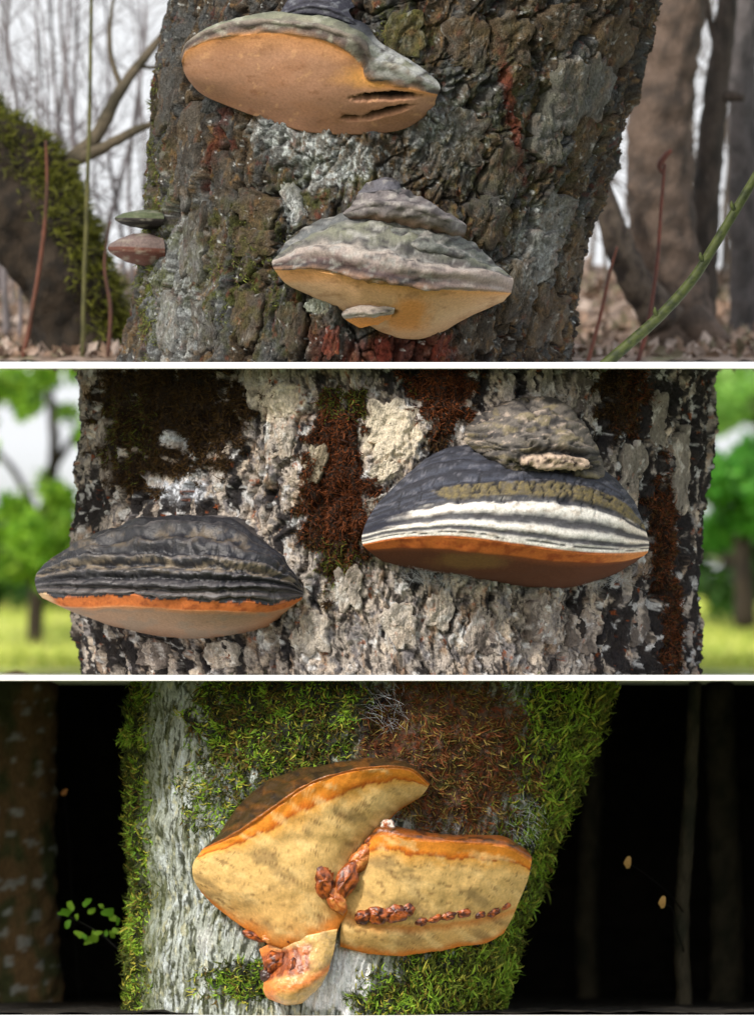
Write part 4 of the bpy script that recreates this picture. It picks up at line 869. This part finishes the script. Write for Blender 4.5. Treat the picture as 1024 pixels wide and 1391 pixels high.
# B: brown-black and rust moss
mb = mossB(TB.px, TB.py); 
def colB(px, py, r):
    n = len(px); k = r.random((n, 1))
    rust = np.clip(blob(px, py, 465, 640, 70, 130, 0, .5, .3, 211) + blob(px, py, 590, 530, 70, 60, 0, .5, .3, 212) + .6 * sm(820, 900, px), 0, 1)[:, None]
    d = S(30, 21, 12) * (1 - k) + S(86, 62, 26) * k
    e = S(46, 22, 11) * (1 - k) + S(124, 66, 28) * k
    c_ = np.where(r.random((n, 1)) < rust, e, d)
    green = (np.clip(blob(px, py, 470, 540, 70, 26, 0, .5, .5, 213) + .8 * blob(px, py, 450, 770, 36, 30, 0, .5, .5, 214) + .4 * blob(px, py, 160, 590, 40, 50, 0, .5, .5, 215), 0, 1) * .6)[:, None]
    return np.where(r.random((n, 1)) < green, S(92, 100, 34), c_)
moss(TB, sm(.08, .75, mb), 52000, .0062, .0016, tree_b, 14, colB, droop=.4, out=.8, swirl=.15, curl=.4, jit=.75)
# A: a little algae-green moss
ga = blob(TA.px, TA.py, 198, 330, 16, 150, 0, .5, .5, 9) + .5 * blob(TA.px, TA.py, 330, 365, 50, 60, 0, .5, .7, 6) + .5 * blob(TA.px, TA.py, 548, 40, 30, 20, 0, .5, .5, 8) + .4 * blob(TA.px, TA.py, 205, 120, 12, 60, 0, .5, .6, 9)
moss(TA, np.clip(ga, 0, 1) * sm(0, .3, fbm(TA.s / 16, TA.py / 20, 221, 4, .6)), 7000, .005, .0014, tree_a, 15, lambda px, py, r: S(66, 72, 28) * (1 - r.random((len(px), 1))) + S(110, 116, 50) * r.random((len(px), 1)))

# ------------------------------------------------------------------ cobwebs
def cobweb(T, label, patches, n, seed, width=.0007, lmax=40, out=10):
    r = np.random.default_rng(seed); VV = []
    P0 = []; D = []; L = []
    for (a, b, rx, ry, k) in patches:
        m = int(n * k); t = r.random(m) * 2 * np.pi; q = np.sqrt(r.random(m))
        px = a + rx * q * np.cos(t); py = b + ry * q * np.sin(t)
        y = T.y(px, py) - (out * (.3 + r.random(m))) / 1000
        P0.append(np.stack([(px - 512) / 1000, y, (695.5 - py) / 1000], 1))
        ang = r.normal(size=m) * .6 + (2.3 if seed % 2 else 0.4); D.append(np.stack([np.cos(ang), r.normal(size=m) * .15, np.sin(ang)], 1)); L.append(lmax / 1000 * (.3 + .7 * r.random(m)))
    P0 = np.vstack(P0); D = norm(np.vstack(D)); L = np.concatenate(L)
    V, F, C = strands(P0, D, r.normal(size=P0.shape) * .25, L, np.full(len(L), width), np.tile(S(205, 210, 215), (len(L), 1)), 4, seed)
    o = obj('cobweb', mesh_np('cobweb', V, F, C, False), M['web']); tag(o, label, 'cobweb')
cobweb(TB, 'pale fuzzy cobweb under the left half of the white-banded bracket', [(600, 783, 52, 15, 1.)], 420, 31, .00026, 26, 12)
cobweb(TB, 'thin pale cobweb under the right half of the white-banded bracket', [(815, 790, 38, 10, 1.)], 160, 34, .00026, 22, 12)
cobweb(TC, 'thin grey cobweb strung over green moss beside the bracket\'s right lobe', [(722, 1122, 24, 34, 1.)], 130, 35, .00026, 26, 26)
cobweb(TC, 'thin white cobweb in the dark hollow above the honey-coloured bracket', [(535, 965, 28, 36, 1.)], 90, 33, .00026, 34, 16)

# ------------------------------------------------------------------ top tier: forest floor and misty wood
def floor_z(x, y):
    px = x * 1000 + 512
    k = np.interp(y, [.30, .55, .95, 1.36], [0, .008, .05, .13])
    return ZA1 + .0015 + .0054 * (y + .335) + k * (1 + .2 * fbm(x * 6, y * 6, 231, 3)) + .006 * fbm(x * 30, y * 30, 232, 3)
xs = np.linspace(-.83, .83, 170); ys = np.linspace(.30, 1.37, 110)
Xg, Yg = np.meshgrid(xs, ys); Zg = floor_z(Xg, Yg)
c = mixc(np.tile(S(128, 112, 100), Xg.shape + (1,)), S(88, 72, 58), sm(-.1, .4, fbm(Xg * 20, Yg * 20, 233, 4))); c = mixc(c, S(96, 104, 62), sm(.2, .5, fbm(Xg * 9, Yg * 9, 234, 3)) * .5)
ff = obj('forest_floor', mesh_np('forest_floor', np.stack([Xg, Yg, Zg], -1).reshape(-1, 3), grid_faces(110, 170), c.reshape(-1, 3)), M['litter']); tag(ff, kind='structure')
r = np.random.default_rng(41); n = 9000
lx = r.uniform(-.82, .82, n); ly = r.uniform(.4, 1.36, n); P = np.stack([lx, ly, floor_z(lx, ly) + .003], 1)
pal = np.array([S(140, 122, 110), S(158, 144, 134), S(118, 98, 82), S(130, 108, 92), S(108, 100, 82)])
V, F, C = leaves(P, .02, pal[r.integers(0, 5, n)], 42)
o = obj('leaf_litter', mesh_np('leaf_litter', V, F, C, False), M['litter']); tag(o, 'fallen brown and grey leaves over the forest floor behind the cracked trunk', 'leaf litter', kind='stuff')

def colwood(c1, c2, seed, sc=40.):
    def f(V):
        return mixc(np.tile(c1, (len(V), 1)), c2, sm(-.2, .4, fbm(V[:, 0] * sc + V[:, 1] * sc * .7, V[:, 2] * sc * .5, seed, 4, .6)))
    return f
def fz(px, y): return float(floor_z(np.array([(px - 512) / 1000]), np.array([y]))[0])
def at(px, py, y): return PX(px, py, y)
# mossy leaning trunk left of the cracked trunk
lt = thing('leaning_trunk', 'thick dark leaning trunk covered with yellow-green moss, left of the cracked trunk', 'tree', tuple(at(120, 486, .55)))
path = [at(-100, 140, .60), at(-40, 195, .58), at(20, 252, .56), at(66, 330, .55), at(102, 420, .55), at(112, 505, .55)]
V, F, (c0, c1) = tube(path, [.060, .066, .070, .066, .060, .066], 90, 40, .25, 7, 14.)
V[:, 2] = np.maximum(V[:, 2], .2115)
c = mixc(np.tile(S(46, 38, 29), (len(V), 1)), S(26, 22, 17), sm(-.2, .3, fbm(V[:, 0] * 60, V[:, 2] * 40, 241, 4)))
m = mesh_mixed('trunk', V, F, np.array([q[:3] for q in c0 + c1]), c); obj('trunk', m, M['wood_grey'], lt)
# moss fur on its upper right side
cen = cr2(np.array(path), 90); 
Vg = V[:90 * 40].reshape(90, 40, 3); Ng = Vg - cen[:, None, :]; Ng /= np.linalg.norm(Ng, axis=-1)[..., None]
w = sm(-.1, .7, Ng[..., 0] * .75 + Ng[..., 2] * .8) * (.25 + .75 * sm(-.2, .3, fbm(Vg[..., 0] * 40, Vg[..., 2] * 40, 242, 3)))
p = w.ravel() / w.sum(); r = np.random.default_rng(43); idx = r.choice(p.size, 9000, p=p)
P = Vg.reshape(-1, 3)[idx] + r.normal(size=(9000, 3)) * .003; N = Ng.reshape(-1, 3)[idx]
k = r.random((9000, 1)); col = S(52, 54, 16) * (1 - k) + S(112, 116, 34) * k
V, F, C = strands(P, norm(N + r.normal(size=N.shape) * .5), r.normal(size=N.shape) * .3 + np.array([0, 0, -.3]), .013 * (.5 + r.random(9000)), np.full(9000, .0028), col, 2, 44)
o = obj('moss', mesh_np('moss', V, F, C, False), M['moss'], lt); o['kind'] = 'stuff'
# forked bare branch growing from it
br = tubes_mesh('branch', [([at(60, 262, .56), at(92, 222, .56), at(130, 185, .57), at(165, 120, .58), at(215, 55, .6), at(260, 5, .62)], [.013, .012, .010, .008, .0055, .003], 50, 10, .2),
    ([at(92, 222, .56), at(140, 200, .55), at(185, 176, .54), at(230, 160, .53)], [.009, .008, .006, .003], 30, 8, .2), ([at(165, 120, .58), at(150, 70, .6), at(152, 10, .62), at(165, -40, .63)], [.004, .0035, .0025, .0015], 24, 6, .2), ([at(188, 90, .59), at(215, 90, .6), at(240, 76, .6)], [.003, .0025, .001], 14, 6, .2)], colwood(S(84, 76, 62), S(56, 52, 40), 245))
obj('branch', br, M['wood_grey'], lt)

# large bare trunks right of the cracked trunk
def big_tree(label, path, radii, c1, c2, base, seed, extra=(), group=None):
    t = thing('bare_tree', label, 'tree', tuple(base), group)
    obj('trunk', tubes_mesh('trunk', [(path, radii, 70, 26, .18)], colwood(c1, c2, seed, 50), .2115), M['wood_grey'], t)
    for e in extra: obj('branch', tubes_mesh('branch', [e], colwood(c1, c2, seed + 1), .2115), M['wood_grey'], t)
    return t
y = .72
big_tree('broad brown-grey bare trunk with flared foot right of the cracked trunk', [at(935, 520, y), at(922, 440, y), at(904, 340, y), at(896, 220, y), at(902, 110, y), at(918, 10, y), at(934, -60, y)], [.075, .052, .046, .045, .043, .040, .037], S(92, 78, 68), S(62, 54, 48), at(935, 490, y), 251,
         [([at(925, 430, y - .02), at(965, 462, y - .04), at(1000, 520, y - .05)], [.032, .026, .02], 20, 12, .15)])
y = .80
big_tree('slender dark bare trunk with a side stub behind the green stem', [at(945, 520, y), at(952, 400, y), at(960, 260, y), at(972, 130, y), at(986, 20, y), at(992, -60, y)], [.026, .022, .019, .017, .014, .012], S(70, 62, 56), S(48, 44, 40), at(945, 490, y), 255,
         [([at(968, 140, y), at(992, 130, y - .01), at(1010, 132, y - .02)], [.010, .008, .005], 14, 8, .2), ([at(978, 70, y), at(962, 20, y), at(955, -30, y)], [.007, .005, .003], 14, 8, .2)])
y = .9
big_tree('grey bare trunk farthest right of the cracked trunk, behind the slender one', [at(1012, 520, y), at(1016, 380, y), at(1012, 240, y), at(1008, 120, y), at(1016, 0, y), at(1022, -60, y)], [.028, .024, .022, .019, .016, .014], S(84, 80, 80), S(62, 60, 60), at(1012, 490, y), 259)
y = .62
big_tree('short dark leaning snag close to the flared foot of the broad bare trunk', [at(905, 440, y), at(868, 390, y), at(840, 330, y), at(822, 270, y), at(812, 220, y)], [.030, .024, .020, .015, .009], S(84, 74, 64), S(46, 40, 36), at(890, 420, y), 263)

# thin saplings
def sapling(px, y, lean, r0, hpx, seed, label, group, tone):
    r = np.random.default_rng(seed); z0 = fz(px, y)
    py0 = 695.5 - z0 * 1000 * CAM_D / (CAM_D + y - YF) + 3
    t = thing('bare_sapling', label, 'sapling', tuple(at(px, py0, y)), group)
    top = py0 - hpx; q = np.linspace(0, 1, 6)
    path = [at(px + lean * a + r.normal() * 5 * (a > 0), py0 - hpx * a, y + .03 * r.normal() * a) for a in q]
    rad = r0 * (1 - .75 * q)
    c1, c2 = (S(116, 110, 112), S(88, 84, 84)) if tone == 0 else (S(94, 84, 74), S(70, 64, 58))
    obj('trunk', tubes_mesh('trunk', [(path, rad, 30, 8, .15)], colwood(c1, c2, seed)), M['twig'], t)
    sp = []
    C = cr2(np.array(path), 40)
    for b in range(12):
        i = r.integers(8, 38); s_ = C[i]; d = np.array([r.choice([-1, 1]) * (.4 + r.random()), r.normal() * .3, .5 + r.random()]); d /= np.linalg.norm(d)
        l = .06 + .13 * r.random(); e1 = s_ + d * l * .5 + r.normal(size=3) * .008; e2 = s_ + d * l + np.array([0, 0, .02]) + r.normal(size=3) * .014
        rb = r0 * .35 * (1 - i / 55)
        sp.append(([s_, e1, e2], [rb, rb * .7, rb * .25], 10, 5, 0))
        for _ in range(2):
            d2 = d + r.normal(size=3) * .5; d2 /= np.linalg.norm(d2); sp.append(([e1, e1 + d2 * l * .3 + r.normal(size=3) * .004, e1 + d2 * l * .6], [rb * .5, rb * .35, rb * .15], 8, 4, 0))
    obj('branches', tubes_mesh('branches', sp, colwood(c1, c2, seed + 1)), M['twig'], t)
r = np.random.default_rng(51)
for i in range(20):
    px = -40 + 250 * (i + r.random()) / 20
    sapling(px, .68 + .62 * r.random(), r.normal() * 30, .0022 + .0040 * r.random() ** 2, 430 + 130 * r.random(), 420 + i, 'thin bare grey sapling in the pale wood behind the mossy leaning trunk', 'saplings behind the leaning trunk', 0)
for i in range(13):
    px = 800 + 250 * (i + r.random()) / 13
    sapling(px, .98 + .34 * r.random(), r.normal() * 20, .003 + .005 * r.random() ** 2, 400 + 130 * r.random(), 470 + i, 'thin bare sapling among the bare trunks right of the cracked trunk', 'saplings right of the cracked trunk', 1)
# reddish shoots and the green stem
def stem(name, label, cat, specs, cf, group=None):
    m = tubes_mesh(name, specs, cf); o = obj(name, m, M['twig']); tag(o, label, cat, group); return o
y = .30
stem('red_shoot', 'thin reddish shoot with a withered bud in front of the broad bare trunk', 'shoot', [([at(866, 492, y), at(880, 440, y), at(892, 360, y), at(898, 280, y), at(903, 222, y)], [.0032, .003, .0027, .0024, .002], 40, 8, .1), ([at(902, 236, y), at(896, 225, y), at(903, 212, y), at(912, 203, y)], [.002, .0035, .004, .002], 12, 8, .3)], colwood(S(108, 60, 48), S(84, 52, 44), 271))
stem('red_shoot', 'short thin reddish shoot between the cracked trunk and the leaning snag', 'shoot', [([at(798, 492, y), at(815, 430, y), at(828, 370, y), at(838, 335, y)], [.003, .0027, .0022, .0015], 30, 8, .1)], colwood(S(112, 68, 54), S(84, 56, 46), 272))
y = .42
stem('red_shoot', 'longer reddish shoot standing before the mossy leaning trunk', 'shoot', [([at(30, 493, y), at(44, 420, y), at(58, 330, y), at(64, 250, y), at(62, 190, y)], [.0038, .0034, .003, .0026, .0016], 40, 8, .2)], colwood(S(90, 54, 40), S(62, 42, 32), 273))
stem('green_shoot', 'thin yellow-green shoot standing before the mossy leaning trunk', 'shoot', [([at(112, 493, y), at(114, 400, y), at(118, 280, y), at(122, 140, y), at(124, 0, y), at(124, -40, y)], [.0034, .0032, .003, .0027, .0024, .002], 50, 8, .2)], colwood(S(84, 82, 46), S(58, 58, 34), 274))
stem('red_shoot', 'thin reddish shoot just beside the left flank of the cracked trunk', 'shoot', [([at(146, 493, y), at(150, 420, y), at(142, 360, y), at(150, 300, y)], [.003, .0027, .0022, .0015], 30, 8, .1)], colwood(S(80, 52, 42), S(60, 42, 34), 275))
y = -.22
gp = cr2(np.array([at(816, 500, y), at(850, 470, y), at(895, 430, y), at(940, 380, y), at(975, 325, y), at(1005, 275, y), at(1040, 215, y), at(1075, 150, y)]), 60)
sp = [(gp[::4], np.linspace(.0078, .0056, len(gp[::4])), 80, 14, .05)]
for k in (14, 27, 38, 48): sp.append(([gp[k] - [.0, .003, 0], gp[k] + [-.004, -.006, .007], gp[k] + [-.005, -.007, .014]], [.003, .0032, .001], 8, 8, .1))
stem('green_shoot', 'smooth green stem with small buds slanting past the right side of the cracked trunk', 'stem', sp, colwood(S(62, 70, 32), S(36, 44, 20), 276, 90))

# ------------------------------------------------------------------ middle tier: lawn, shrubs and trees
def lawn_z(x, y):
    return ZB1 + np.interp(y, [.25, 1.2, 2.1, 3.55], [-.006, 0, .012, .112]) + .004 * fbm(x * 9, y * 9, 281, 3)
xs = np.linspace(-.835, .835, 140); ys = np.linspace(.3, 3.56, 140); Xg, Yg = np.meshgrid(xs, ys); Zg = lawn_z(Xg, Yg)
c = mixc(np.tile(S(176, 188, 84), Xg.shape + (1,)), S(112, 132, 46), sm(-.1, .4, fbm(Xg * 12, Yg * 6, 282, 4))); c = mixc(c, S(178, 172, 110), sm(.1, .4, fbm(Xg * 8, Yg * 8, 283, 3)) * .6)
o = obj('lawn', mesh_np('lawn', np.stack([Xg, Yg, Zg], -1).reshape(-1, 3), grid_faces(140, 140), c.reshape(-1, 3)), M['litter']); tag(o, kind='structure')
r = np.random.default_rng(61); n = 26000
lx = r.uniform(-.80, .80, n); ly = r.uniform(1.2, 3.5, n); P = np.stack([lx, ly, lawn_z(lx, ly)], 1)
k = r.random((n, 1)); col = S(150, 172, 60) * (1 - k) + S(214, 214, 120) * k
V, F, C = strands(P, norm(np.c_[r.normal(size=(n, 2)) * .4, np.ones(n)]), r.normal(size=(n, 3)) * .3, .012 * (.5 + r.random(n)), np.full(n, .0025), col, 2, 62)
o = obj('grass', mesh_np('grass', V, F, C, False), M['moss']); tag(o, 'short yellow-green grass of the lawn behind the pale trunk', 'grass', kind='stuff')

def leafy(name, label, cat, base, stems, clumps, nleaf, size, pal, seed, wood=(S(52, 44, 36), S(38, 32, 28))):
    """stems: tube specs; clumps: (px,py,y,radius px) leaf clouds"""
    t = thing(name, label, cat, tuple(base)); r = np.random.default_rng(seed)
    obj('trunk', tubes_mesh('trunk', stems, colwood(wood[0], wood[1], seed)), M['wood_grey'], t)
    P = []; C = []
    for (a, b, y, rad) in clumps:
        n = max(20, int(nleaf * (rad / 30.) ** 2)); ctr = at(a, b, y)
        d = norm(r.normal(size=(n, 3))) * (r.random((n, 1)) ** .45) * rad / 1000 * np.array([1, 1.2, .8])
        # sub-clumping
        sub = ctr + norm(r.normal(size=(7, 3))) * rad / 1000 * .75
        j = r.integers(0, 7, n); w = (r.random(n) < .6)[:, None]
        P.append(np.where(w, sub[j] + r.normal(size=(n, 3)) * rad / 1000 * .2, ctr + d)); C.append(pal[r.integers(0, len(pal), n)] * (.8 + .4 * r.random()))
    V, F, C = leaves(np.vstack(P), size, np.vstack(C), seed)
    obj('crown', mesh_np('crown', V, F, C, False), M['leaf'], t)
    return t
palL = np.array([S(104, 150, 34), S(128, 172, 44), S(78, 124, 28), S(150, 188, 60)])
palD = np.array([S(44, 82, 28), S(58, 100, 36), S(36, 66, 26), S(74, 116, 44)])
palM = np.array([S(66, 132, 40), S(84, 150, 50), S(56, 112, 36), S(100, 164, 60)])
y = 2.35
r = np.random.default_rng(71)
cl = []
for i in range(76):
    a, b = r.uniform(-60, 210), r.uniform(490, 800)
    if (abs(a - 20) < 34 and 560 < b < 690) or (abs(a - 80) < 26 and 505 < b < 600): continue
    cl.append((a, b, y + r.normal() * .12, r.uniform(12, 24)))
cl += [(40, 730, y - .05, 30), (75, 690, y, 26), (100, 740, y, 30), (20, 770, y, 26), (10, 512, y, 30), (60, 505, y, 26), (92, 560, y, 14), (18, 690, y, 24)]
leafy('leafy_tree', 'small dark-stemmed tree with bright green leaves left of the pale trunk', 'tree', at(46, 908, y),
      [([at(44, 912, y), at(48, 850, y), at(52, 780, y), at(62, 700, y), at(74, 600, y), at(62, 500, y)], [.013, .012, .011, .010, .008, .005], 40, 10, .15), ([at(58, 720, y), at(20, 640, y), at(-30, 590, y)], [.006, .005, .002], 16, 7, .1), ([at(70, 640, y), at(110, 580, y), at(150, 540, y)], [.006, .005, .002], 16, 7, .1)], cl, 430, .014, palL, 72)
y = 3.1
cl = [(r.uniform(-90, 220), r.uniform(735, 838), y + r.normal() * .1, r.uniform(24, 38)) for i in range(26)]
leafy('dense_shrub', 'dense dark green shrub behind the small tree left of the pale trunk', 'shrub', at(60, 838, y), [([at(60, 842, y), at(58, 800, y), at(50, 750, y)], [.02, .015, .008], 14, 8, .1)], cl, 300, .014, palD, 73)
y = 2.4
cl = [(r.uniform(925, 1090), r.uniform(600, 720), y + r.normal() * .1, r.uniform(24, 36)) for i in range(22)] + [(r.uniform(940, 1090), r.uniform(580, 640), y, 22) for i in range(8)]
leafy('leafy_shrub', 'rounded mid-green shrub on the lawn right of the pale trunk', 'shrub', at(1010, 850, y), [([at(1012, 850, y), at(1010, 780, y), at(1005, 690, y), at(1000, 630, y)], [.016, .014, .010, .005], 20, 8, .1)], cl, 300, .014, palM, 74)
y = 2.75
cl = [(r.uniform(900, 1100), r.uniform(725, 812), y + r.normal() * .1, r.uniform(22, 34)) for i in range(24)]
leafy('dense_shrub', 'low dark green shrub beneath the rounded one right of the pale trunk', 'shrub', at(980, 822, y), [([at(980, 828, y), at(985, 790, y), at(990, 750, y)], [.02, .014, .008], 14, 8, .1)], cl, 320, .014, palD, 75)
y = 3.0
cl = [(r.uniform(930, 1090), r.uniform(500, 585), y + r.normal() * .1, r.uniform(14, 26)) for i in range(34)]
leafy('leafy_tree', 'pale green tree whose airy crown overhangs the rounded shrub right of the pale trunk', 'tree', at(1060, 838, y), [([at(1060, 845, y), at(1056, 720, y), at(1040, 600, y), at(1010, 520, y)], [.014, .012, .009, .004], 24, 8, .1)], cl, 420, .014, np.array([S(140, 186, 84), S(164, 204, 110), S(118, 168, 64)]), 76)

# ------------------------------------------------------------------ lowest tier: dim trunk, leaves in the dark
y = .55
t = thing('dim_trunk', 'dim brown trunk standing in the dark left of the mossy trunk', 'tree', tuple(at(22, 1380, y)))
obj('bark', tubes_mesh('bark', [([at(26, 1384, y), at(20, 1250, y), at(18, 1100, y), at(22, 927, y)], [.062, .060, .058, .058], 120, 60, .10)], lambda V: mixc(mixc(np.tile(S(110, 88, 58), (len(V), 1)), S(70, 74, 44), sm(-.1, .4, fbm(V[:, 0] * 30, V[:, 2] * 14, 291, 4))), S(160, 165, 160), sm(.3, .45, fbm(V[:, 0] * 40, V[:, 2] * 40, 292, 3)) * .7)), M['wood_grey'], t)
def round_leaf(q, size, r):
    a = np.linspace(0, 2 * np.pi, 10, endpoint=False); q_ = r.uniform(.72, 1.2, 10); u = np.cos(a) * .55 * q_; w = np.sin(a) * .33 * (1 - .25 * np.cos(a)) * q_
    t = r.uniform(0, 6.28); tl = r.normal() * .5; s_ = size * r.uniform(.6, 1.3)
    X = (u * np.cos(t) - w * np.sin(t)) * s_; Z = (u * np.sin(t) + w * np.cos(t)) * s_; Y = Z * math.sin(tl) + .12 * s_ * np.cos(2 * a)
    V = np.vstack([np.stack([X, Y, Z], 1) + q, [q + np.array([0, -.05 * s_, 0])]])
    return V, np.array([[10, i, (i + 1) % 10] for i in range(10)])
def sprig(label, path, rad, pts, size, pal, seed):
    r = np.random.default_rng(seed); t = thing('leafy_twig', label, 'twig', tuple(path[0]))
    obj('stem', tubes_mesh('stem', [(path, rad, 24, 6, .1)], colwood(S(16, 14, 11), S(11, 10, 8), seed)), M['twig'], t)
    for q in pts:
        V, F = round_leaf(q, size, r)
        obj('leaf', mesh_np('leaf', V, F, np.tile(pal[r.integers(0, len(pal))], (11, 1))), M['leaf'], t)
y = .12
r = np.random.default_rng(81)
pts = [at(a, b, y + r.normal() * .015) for a, b in ((88, 1240), (96, 1232), (104, 1246), (118, 1226), (124, 1238), (138, 1232), (146, 1240), (154, 1248), (160, 1252), (108, 1270), (116, 1274), (122, 1278), (128, 1272), (134, 1268), (144, 1268), (152, 1270), (158, 1266), (92, 1256))]
sprig('low twig with bright green leaves against the dark, beside the pale bark strip', [at(196, 1330, y + .04), at(170, 1300, y), at(135, 1268, y), at(95, 1246, y)], [.002, .0018, .0014, .0008], pts, .014, np.array([S(150, 200, 60), S(120, 184, 50)]), 82)
for (a, w, yy, ln, lab) in ((930, .011, .30, 14, 'dim slender stem holding two tan leaves in the dark right of the mossy trunk'), (985, .024, .70, -8, 'dim thick stem in the dark behind the slender one'), (800, .016, .95, 10, 'dim greenish stem in the dark close behind the mossy trunk')):
    t = thing('dark_sapling', lab, 'sapling', tuple(at(a, 1382, yy)))
    obj('trunk', tubes_mesh('trunk', [([at(a, 1386, yy), at(a - ln * .3, 1250, yy), at(a + ln * .4, 1100, yy), at(a + ln, 927, yy)], [w, w * .95, w * .9, w * .8], 60, 16, .2)], colwood(S(64, 58, 44), S(40, 40, 28), int(a))), M['wood_grey'], t)
for (a, b, lab) in ((853, 1172, 'upper'), (900, 1226, 'lower')):
    y = .02
    sprig('thin twig with one tan withered leaf in the dark, ' + lab + ' of two', [at(930, b + 70, .30), at(920 - (900 - a) * .3, b + 40, .2), at(a + 12, b + 8, y + .04), at(a, b + 4, y)], [.0012, .0010, .0007, .0005], [at(a, b, y)], .017, np.array([S(190, 150, 84), S(170, 122, 66)]), 84)
sprig('bare twig ending in a tan withered leaf between the dim trunk and the mossy trunk', [at(110, 1384, .4), at(100, 1250, .36), at(92, 1130, .34), at(88, 1080, .34)], [.0005, .0005, .0004, .0004], [at(88, 1076, .34)], .018, np.array([S(190, 130, 70)]), 85)
